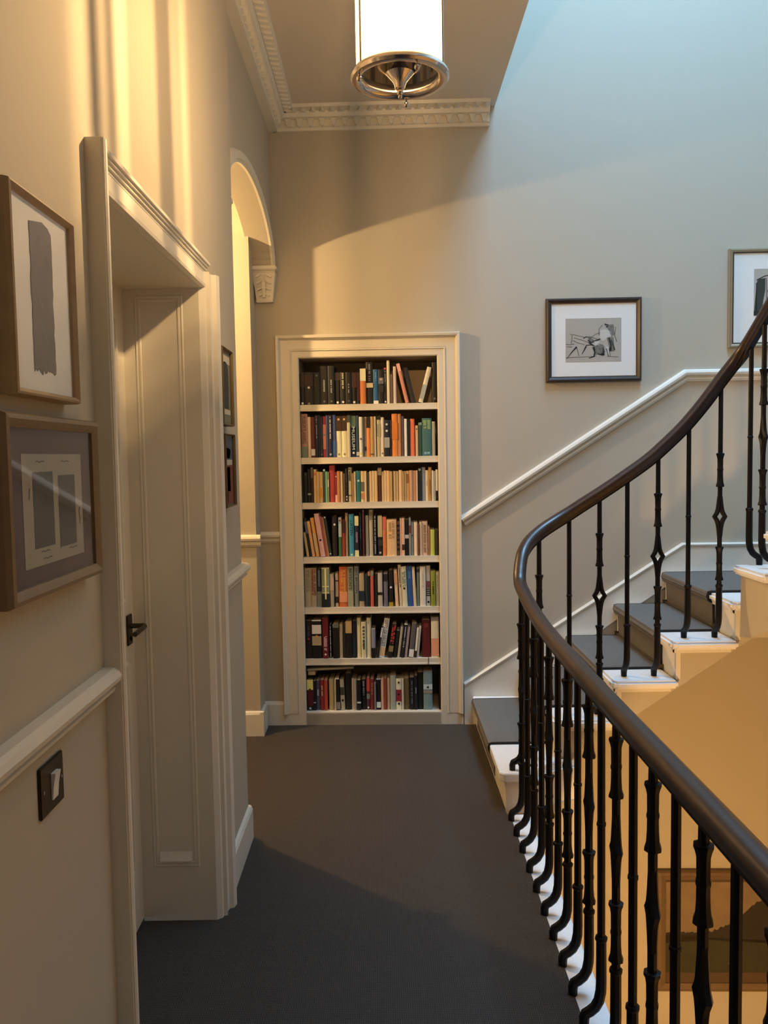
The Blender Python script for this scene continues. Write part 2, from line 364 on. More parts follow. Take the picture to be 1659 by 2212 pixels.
# bracket capitals under the arch
def capital(name, T, lab):
    r = empty(name, T(0, 2.36, 0), label=lab, cat='bracket', group='plaster capitals under the arch')
    obj('cap', join(bbox(T, -.073, .073, 2.506, 2.530, 0, .072), bbox(T, -.066, .066, 2.494, 2.507, 0, .062)), TRIM, r, bevel=.005)
    V = [T(s*w_, z, h) for (z, w_, hh) in ((2.350, .044, .030), (2.420, .052, .036), (2.470, .060, .048), (2.496, .064, .058)) for (s, h) in ((-1, 0), (1, 0), (1, hh), (-1, hh))]
    F = [(0, 3, 2, 1), (12, 13, 14, 15)]
    for i in range(3):
        for j in range(4): F.append((4*i+j, 4*i+(j+1) % 4, 4*i+4+(j+1) % 4, 4*i+4+j))
    obj('body', (V, F), TRIM, r)
    for s in (-1, 1):                                              # curled acanthus leaves, cut deep
        for k, (z, w_) in enumerate(((2.372, .026), (2.402, .032), (2.435, .036), (2.468, .040))):
            h0 = .033+.006*k
            leaf = [(s*w_, z), (s*(w_-.024), z+.012), (s*(w_-.026), z+.020), (s*(w_-.004), z+.014), (s*(w_+.004), z+.006)]
            obj('leaf', prism(leaf, T, h0-.006, h0+.010), TRIM, r)
    obj('leaf', prism([(-.006, 2.365), (.006, 2.365), (.010, 2.43), (0, 2.485), (-.010, 2.43)], T, .03, .052), TRIM, r)
    obj('foot_bead', bbox(T, -.046, .046, 2.342, 2.353, 0, .036), TRIM, r, bevel=.003)
capital('wall_capital', lambda u, z, h: BW(u-.622, z, h), 'white plaster acanthus capital on the far wall left of the bookcase')
capital('wall_capital', lambda u, z, h: (-.632-u, 3.249+h*.9, z-.03), 'white plaster capital peeping past the left wall edge under the arch')

# ================================================================== DOOR in the left wall
d = empty('door_1', (-.67, (DY0+DY1)/2, 0), kind='structure')
PA = [(-.017, -.017), (-.017, .006), (-.006, .008), (-.004, .018), (.030, .020), (.034, .030), (.078, .034), (.082, .012), (.086, -.017)]
PA = [(-.000, -.010), (-.000, .004), (.010, .006), (.014, .018), (.020, .012), (.026, .012), (.054, .016), (.060, .030), (.082, .036), (.086, .030), (.086, 0)]
arch_poly = PA
V, F = frame_rect(LW, DY0+.012, DY1, 0, DZ-.012, PA, three=True)
# near upright keeps only its slim outer board
obj('architrave', join(prism([(2.643, -.012)]+[(2.655+o, h) for o, h in PA[1:-1]]+[(2.741, -.012)], lambda y, h, z: LW(y, z, h), 0, 2.084),
                       prism([(DZ-.010, -.012), (DZ-.010, -.006), (DZ-.006, .006), (DZ+.002, .008), (DZ+.004, .003), (2.086, .003), (2.086, -.012)], lambda z, h, y: LW(y, z, h), 1.64, 2.70)), TRIM, d)
obj('near_post', prism([(1.618, -.005), (1.618, .034), (1.622, .038), (1.636, .038), (1.640, .030), (1.640, .012), (1.665, .006), (1.665, -.005)], lambda y, h, z: LW(y, z, h), 0, 2.108), TRIM, d, bevel=.002)
hc = [(0, 2.082), (.004, 2.082), (.005, 2.088), (.010, 2.089), (.011, 2.095), (.016, 2.096), (.017, 2.101), (.022, 2.102), (.022, 2.110), (0, 2.110)]
obj('head_cornice', prism(hc, lambda h, z, y: LW(y, z, h), 1.641, 2.672), TRIM, d)
T = lambda x, z, h: (x, DY1-h, z)                                   # far reveal faces the camera
obj('jamb_lining', join(box(-.80, -.562, DY1-.012, DY1+.0, 0, DZ), box(-.80, -.562, DY0, DY0+.012, 0, DZ), box(-.80, -.562, DY0, DY1, DZ-.012, DZ)), TRIM, d)
obj('reveal_panel', frame_rect(T, -.744, -.632, .20, 1.990, [(0, .012), (.003, .0145), (.008, .0145), (.010, .0130), (.016, .0150), (.020, .012)]), TRIM, d)
obj('panel_ledge', prism([(.200, .012), (.232, .012), (.204, .022), (.200, .022)], lambda z, h, x: T(x, z, h), -.740, -.636), TRIM, d)
leaf = obj('door_leaf', join(box(-.845, -.80, DY0+.012, DY1-.012, .012, DZ-.012)), TRIM, d)
T2 = lambda y, z, h: (-.80+h, y, z)
obj('leaf_moulding', join(*[frame_rect(T2, a, b, c, e, [(0, 0), (.004, .008), (.014, .009), (.02, 0)]) for (a, b) in ((1.78, 2.11), (2.21, 2.54)) for (c, e) in ((.22, .86), (1.08, 1.92))]), TRIM, d)
hd = obj('handle_plate', box(-.80, -.794, 2.565, 2.612, .925, 1.02), BRONZE, d, bevel=.002)
obj('lever_handle', join(tube([(-.797, 2.588, .985), (-.75, 2.588, .985), (-.745, 2.575, .985), (-.745, 2.47, .982)], .008), lathe([(.013, 0), (.013, .004)], (-.79, 2.588, .985), 12)), BRONZE, d, smooth=True)
obj('keyhole', tube([(-.795, 2.588, .945), (-.789, 2.588, .945)], .007), IRON, d)

# ================================================================== STAIRCASE
TZ = [.16, .33, .50, .67, .84]; TXN = [.478, .734, .990, 1.250, 1.512]
YN, YF = 3.60, 4.605                                               # well side and wall side of the first flight
AC = (.85, 3.35)                                                   # centre of the well's rounded corner
def arcpts(R, a0, a1, n=8): return [(AC[0]-R*math.cos(math.radians(a0+(a1-a0)*i/n)), AC[1]+R*math.sin(math.radians(a0+(a1-a0)*i/n))) for i in range(n+1)]
st = empty('staircase', (1.0, 4.1, 0), label='white stone staircase climbing right along the far wall, round an open well', cat='staircase')
def tread(poly, z, th=.036): return obj('tread', prism(poly, XY, z-th, z), STONE, st, bevel=.011)
yw = lambda x: 4.62-.033*x-.018
for i in range(5):
    z, x0 = TZ[i], TXN[i]
    x1 = TXN[i+1]+.03 if i < 4 else 2.60
    if i == 0:
        pl = [(x0+.004, yw(x0)), (x0-.004, 3.455), (x0+.014, 3.44)]+[(.597, 3.44)]+arcpts(.252, 22, 86, 6)+[(x1, YN), (x1, yw(x1))]
    else:
        pl = [(x0, yw(x0)), (x0, YN+.02), (x0+.02, YN), (x1, YN), (x1, yw(x1))]
    tread(pl, z)
    if i == 0:
        rp = [(x0+.022, yw(x0)), (x0+.022, 3.462), (.59, 3.462)]+arcpts(.236, 26, 90, 6)+[(x1, 3.636), (x1, yw(x1))]
        obj('riser', prism(rp, XY, -.02, z-.034), TRIM, st)
    else:
        obj('riser', box(x0+.028, x0+.048, YN+.035, yw(x0+.05), TZ[i-1]-.002, z-.034), TRIM, st)
        obj('cove_moulding', join(box(x0+.014, x0+.030, YN+.018, yw(x0+.03), z-.050, z-.034), box(x0+.014, x1-.03, YN+.016, YN+.036, z-.050, z-.034)), TRIM, st)
# solid masonry under the flight, its face to the well
low = [(.72, -.30), (.72, -.02), (.80, .12), (.86, .19), (.964, .248), (1.283, .4585), (1.60, .667), (1.70, .70), (2.60, .70)]
top = [(2.60, .806), (1.545, .806), (1.545, .636), (1.283, .636), (1.283, .466), (1.022, .466), (1.022, .296), (.766, .296), (.766, .126), (.68, .126), (.68, -.30)]
obj('string', prism(low+top, XZ, 3.636, 4.52), WALL, st)
obj('string', prism([(.502, 3.47), (.592, 3.47)]+arcpts(.232, 30, 90, 6)+[(.72, 3.64), (.72, 4.57), (.502, 4.57)], XY, -.30, -.015), WALL, st)
# second flight, coming back towards the landing on the right
Z2 = [1.01+.17*k for k in range(12)]; Y2 = [3.585-.28*k for k in range(12)]
for k in range(12):
    z, y0 = Z2[k], Y2[k]; y1 = y0-.31
    tread([(1.492, y1), (2.60, y1), (2.60, y0), (1.512, y0), (1.492, y0-.02)], z)
    obj('riser', box(1.53, 2.60, y0-.048, y0-.028, z-.17, z-.034), TRIM, st)
low = [(3.56, .70)]+[(3.45, .72), (3.3, .78)]+[(3.3-.28*k, .78+.17*k) for k in range(1, 13)]
top = [(3.585-.28*12, 1.01+.17*11-.034)]
for k in range(11, -1, -1): top += [(Y2[k]-.29, Z2[k]-.036), (Y2[k]-.03, Z2[k]-.036)] if True else []
top2 = []
for k in range(11, -1, -1):
    top2 += [(Y2[k]-.308 if k < 11 else Y2[k]-.30, Z2[k]-.036), (Y2[k]-.03, Z2[k]-.036)]
    if k: top2 += [(Y2[k]-.03, Z2[k-1]-.036)]
obj('string', prism(low+top2+[(3.555, .82)], lambda a, b, h: (h, a, b), 1.525, 1.60), WALL, st)
obj('soffit', prism([(3.56, .70), (3.3, .78), (.22, 2.65), (.22, 2.70), (3.3, .83), (3.56, .75)], lambda a, b, h: (h, a, b), 1.60, 2.60), WALL, st)

# stair carpet runner in one strip, brass rods at the foot of each riser
rn = empty('stair_runner', (1.0, 4.1, 0), label='dark grey-brown carpet runner fixed down the white stone stairs', cat='carpet runner')
ry0 = [3.785, 3.80, 3.81, 3.815, 3.868]; ry1 = 4.505
for i in range(5):
    z, x0 = TZ[i], TXN[i]
    x1 = TXN[i+1]+.026 if i < 4 else 2.30
    zb = (TZ[i-1] if i else 0)+.010
    prof = [(x0+.020, zb), (x0+.016, z-.050), (x0-.004, z-.040), (x0-.012, z-.016), (x0-.006, z+.006), (x0+.010, z+.010), (x1, z+.010), (x1, z-.001), (x0+.012, z-.001), (x0+.002, z-.006), (x0, z-.018), (x0+.004, z-.034), (x0+.026, z-.046), (x0+.0278, zb)]
    s0 = 3.80 if i == 0 else ry0[i]
    obj('carpet_step', prism(prof, XZ, s0+.006, ry1-.006), RUNNER, rn)
    top_e = prof[4:6]+[(x1, z+.0105)]
    for ya, yb in ((s0-.002, s0+.006), (ry1-.006, ry1+.002)):
        obj('bound_edge', prism([(a, b+(.001 if q < 7 else 0)) for q, (a, b) in enumerate(prof)], XZ, ya, yb), BIND, rn)
    if i:
        obj('stair_rod', tube([(x0+.013, s0-.02, zb+.006), (x0+.013, ry1+.02, zb+.006)], .005), mat('aged_brass', (.16, .11, .05), .35, metal=.8), rn, smooth=True)
        for yy in (s0-.022, ry1+.012): obj('rod_bracket', box(x0+.004, x0+.026, yy, yy+.012, zb-.002, zb+.016), mat('aged_brass', (.16, .11, .05), .35, metal=.8), rn)
for k in range(11):
    z, y0 = Z2[k], Y2[k]; zb = z-.17+.010; y1 = y0-.28-.02
    prof = [(y0-.020, zb), (y0-.016, z-.050), (y0+.006, z-.038), (y0+.012, z-.016), (y0+.006, z+.006), (y0-.010, z+.010), (y1, z+.010), (y1, z), (y0-.012, z), (y0, z-.018), (y0-.028, z-.048), (y0-.028, zb)]
    obj('carpet_step', prism(prof, lambda a, b, h: (h, a, b), 1.80, 2.42), RUNNER, rn)

# ================================================================== BALUSTRADE
bl = empty('balustrade', (.55, 3.3, 0), label='black iron balustrade with mahogany handrail curving from the landing up the stairs', cat='balustrade')
RX = .55
railp = [(RX, y, .884) for y in (-1.4, -.6, .2, 1.0, 1.6, 2.1)]+[(RX, 2.5, .888), (RX, 2.75, .894), (RX, 2.95, .905), (RX, 3.15, .928), (RX+.001, 3.28, .950)]
for a, z in ((5, .974), (15, 1.022), (25, 1.078), (35, 1.114), (45, 1.143), (57, 1.174), (70, 1.207), (82, 1.241)):
    railp.append((AC[0]-.30*math.cos(math.radians(a)), AC[1]+.30*math.sin(math.radians(a)), z))
railp += [(.875, 3.650, 1.283), (.953, 3.650, 1.331), (1.05, 3.65, 1.395), (1.154, 3.65, 1.468), (1.234, 3.65, 1.538), (1.314, 3.65, 1.616), (1.395, 3.65, 1.712), (1.462, 3.648, 1.803), (1.515, 3.635, 1.875), (1.545, 3.605, 1.925), (1.556, 3.56, 1.965)]
railp += [(1.560, 3.49, 2.013), (1.560, 3.41, 2.062)]+[(1.560, 3.41-.28*k, 2.062+.17*k) for k in range(1, 11)]
def catmull(P, n=5):
    P = [Vector(p) for p in P]; out = []
    for i in range(len(P)-1):
        a, b, c, e = P[max(i-1, 0)], P[i], P[i+1], P[min(i+2, len(P)-1)]
        for k in range(n):
            t = k/n; out.append(.5*((2*b)+(c-a)*t+(2*a-5*b+4*c-e)*t*t+(-a+3*b-3*c+e)*t**3))
    out.append(P[-1]); return out
RPATH = catmull(railp, 5)
rprof = [(a*.76, b*.78) for a, b in [(-.014, -.036), (.014, -.036), (.016, -.026), (.026, -.022), (.028, -.010), (.033, -.004), (.034, .010), (.028, .022), (.016, .030), (0, .033), (-.016, .030), (-.028, .022), (-.034, .010), (-.033, -.004), (-.028, -.010), (-.026, -.022), (-.016, -.026)]]
obj('handrail', sweep(RPATH, rprof), MAHOG, bl, smooth=True)
obj('core_rail', sweep(RPATH, [(-.011, -.034), (.011, -.034), (.011, -.028), (-.011, -.028)]), IRON, bl)
def rail_z(x, y):
    best = min(RPATH, key=lambda p: (p.x-x)**2+(p.y-y)**2); 
    i = RPATH.index(best); z = best.z
    for j in (i-1, i+1):
        if 0 <= j < len(RPATH):
            q = RPATH[j]; dseg = Vector((q.x-best.x, q.y-best.y)); t = ((x-best.x)*dseg.x+(y-best.y)*dseg.y)/max(dseg.length_squared, 1e-9)
            if 0 < t <= 1: z = best.z+(q.z-best.z)*t
    return z-.033
_bm = {}
def baluster_mesh(kind, H):
    key = (kind, round(H, 2))
    if key in _bm: return _bm[key]
    D = .045                                                       # foot to shaft
    vf = [tube([(0, 0, 0), (0, 0, .022), (.004, 0, .034), (.016, 0, .041), (.029, 0, .052), (.039, 0, .070), (.044, 0, .095), (D, 0, .12), (D, 0, .235)], [.0125, .0135, .014, .014, .014, .014, .014, .0138, .0132], 8),
          lathe([(.014, .232), (.0165, .236), (.0165, .242), (.013, .246)], (D, 0, 0), 8)]
    s = .0105
    if kind == 'plain':
        vf += [lathe([(s, .244), (s, .540), (.0125, .542), (.0125, .549), (s, .551), (s-.0005, H)], (D, 0, 0), 8)]
    else:
        # turned collars, above and below the open diamond
        vf += [lathe([(.011, .244), (.011, .262), (.0185, .264), (.0185, .269), (.0145, .280), (.013, .300), (.0125, .330), (.014, .334), (.014, .340), (.0125, .344), (.013, .385), (.015, .398), (.0185, .405), (.0185, .410), (.0105, .412), (.0105, .470)], (D, 0, 0), 8),
               lathe([(.0105, .610), (.0105, .672), (.0185, .674), (.0185, .679), (.0145, .692), (.013, .715), (.0125, .742), (.014, .746), (.014, .752), (.0125, .756), (.013, .795), (.0155, .806), (.0185, .814), (.0185, .818), (.0105, .821), (.010, max(H, .83))], (D, 0, 0), 8)]
        for sg in (-1, 1):
            vf.append(tube([(D, sg*.001, .455), (D, sg*.004, .490), (D, sg*.0075, .513), (D, sg*.0135, .528), (D, sg*.0225, .543), (D, sg*.0135, .558), (D, sg*.0075, .573), (D, sg*.004, .600), (D, sg*.001, .632)], [.0100, .0105, .0108, .0102, .0108, .0102, .0108, .0105, .010], 6))
    v, f = join(*vf)
    o = obj('baluster', (v, f), IRON, None, world=False, smooth=True); C.objects.unlink(o)
    _bm[key] = o.data; bpy.data.objects.remove(o); return _bm[key]
def baluster(kind, fx, fy, fz, ang):
    D = .045; sx, sy = fx+D*math.cos(ang), fy+D*math.sin(ang)
    me = baluster_mesh(kind, rail_z(sx, sy)-fz)
    o = bpy.data.objects.new('baluster', me); C.objects.link(o); o.parent = bl
    o.location = Vector((fx, fy, fz))-bl.location; o.rotation_euler = (0, 0, ang); return o
y, k = 3.352, 0
ys = [3.352, 3.215, 3.075, 2.925, 2.788, 2.645, 2.505, 2.370, 2.238, 2.108]
while ys[-1] > -1.3: ys.append(ys[-1]-.137)
for k, y in enumerate(ys): baluster('diamond' if k % 2 == 0 else 'plain', .506, y, -.003, 0)
for a, kd, R in ((22.8, 'plain', .345), (52.8, 'diamond', .345)):
    a = math.radians(a); baluster(kd, AC[0]-R*math.cos(a), AC[1]+R*math.sin(a), .16, -a)
for x, z, kd in ((.812, .33, 'plain'), (.945, .33, 'diamond'), (1.066, .50, 'plain'), (1.200, .50, 'diamond'), (1.333, .67, 'plain'), (1.470, .67, 'diamond')):
    baluster(kd, x, 3.695, z, -math.pi/2)
baluster('plain', 1.605, 3.56, 1.01, math.pi); baluster('diamond', 1.605, 3.44, 1.01, math.pi)
for k in range(1, 10):
    baluster('plain', 1.605, 3.51-.28*k, 1.01+.17*k, math.pi); baluster('diamond', 1.605, 3.51-.14-.28*k, 1.01+.17*k, math.pi)

# ================================================================== LANTERN
LX, LY = .058, 2.10
ln = empty('lantern', (LX, LY, 2.40), label='cylindrical glass lantern with polished nickel rings hanging on a chain over the landing', cat='lantern')
c = (LX, LY, 0)
obj('bottom_ring', ring([(.092, 2.420), (.093, 2.414), (.098, 2.409), (.108, 2.407), (.116, 2.409), (.120, 2.415), (.119, 2.422), (.113, 2.428), (.106, 2.430), (.104, 2.424)], c, 56), NICKEL, ln, smooth=True)
obj('top_ring', ring([(.096, 2.930), (.118, 2.928), (.121, 2.938), (.118, 2.950), (.100, 2.956), (.096, 2.950)], c, 48), NICKEL, ln, smooth=True)
obj('glass_cylinder', ([(c[0]+r*math.cos(2*math.pi*j/64), c[1]+r*math.sin(2*math.pi*j/64), z) for z in (2.426, 2.93) for r in (.1055,) for j in range(64)], [(j, (j+1) % 64, 64+(j+1) % 64, 64+j) for j in range(64)]), LANTG, ln, smooth=True)
for a in (334, 94, 214):
    a = math.radians(a); x, y = LX+.112*math.cos(a), LY+.112*math.sin(a)
    obj('upright', tube([(x, y, 2.424), (x, y, 2.94)], .0035, 8), NICKEL, ln, smooth=True)
for a in (205, 290, 80):
    a = math.radians(a); x, y = LX+.108*math.cos(a), LY+.108*math.sin(a)
    obj('ball_finial', join(tube([(x, y, 2.412), (x, y, 2.400)], .0025, 6), ball((x, y, 2.395), .007)), NICKEL, ln, smooth=True)
# central dish and cone hanging in the mouth of the ring
obj('candle_dish', lathe([(.002, 2.388), (.012, 2.390), (.013, 2.396), (.016, 2.404), (.024, 2.414), (.034, 2.424), (.037, 2.427), (.048, 2.434), (.054, 2.441), (.053, 2.447), (.042, 2.451), (.014, 2.458), (.010, 2.470)], c, 32), NICKEL, ln, smooth=True)
obj('dimmer_plate', ring([(.034, 2.4245), (.094, 2.4245), (.094, 2.4250), (.034, 2.4250)], c, 48), glass_mat('lantern_dimmer_tint', tint=(.45, .43, .40)), ln)  # added plate, tinted dark to hold back light from the lower walls
obj('drop_finial', join(ball((LX, LY, 2.382), .0085), ball((LX, LY, 2.371), .0055)), NICKEL, ln, smooth=True)
obj('candle_tube', tube([(LX, LY, 2.455), (LX, LY, 2.495)], .010, 14), mat('ivory_candle', (.75, .7, .58), .5), ln, smooth=True)
for k in range(3):                                                 # a long upright filament
    lp = point('lantern_light', (0, 0, .108+.016*k), 27, (1.0, .645, .30), .0042); lp.parent = ln
obj('bulb', lathe([(.006, 2.495), (.012, 2.508), (.015, 2.526), (.013, 2.548), (.006, 2.566), (.001, 2.576)], c, 16, caps=False), GLASS, ln, smooth=True)
obj('chain', join(tube([(LX, LY, 3.05), (LX, LY, 3.35)], .0035, 6), *[ring([(.010+.0025*math.cos(q), .0025*math.sin(q)) for q in (0, 2.1, 4.2)], (LX, LY, 3.06+.022*k), 10) for k in range(12)]), NICKEL, ln, smooth=True)
for a in (334, 94, 214):
    a = math.radians(a); obj('stay', tube([(LX+.11*math.cos(a), LY+.11*math.sin(a), 2.95), (LX+.03*math.cos(a), LY+.03*math.sin(a), 3.03), (LX, LY, 3.06)], .003, 6), NICKEL, ln, smooth=True)
obj('ceiling_rose', lathe([(.012, 3.315), (.05, 3.325), (.06, 3.338), (.062, 3.35)], c, 24), NICKEL, ln, smooth=True)

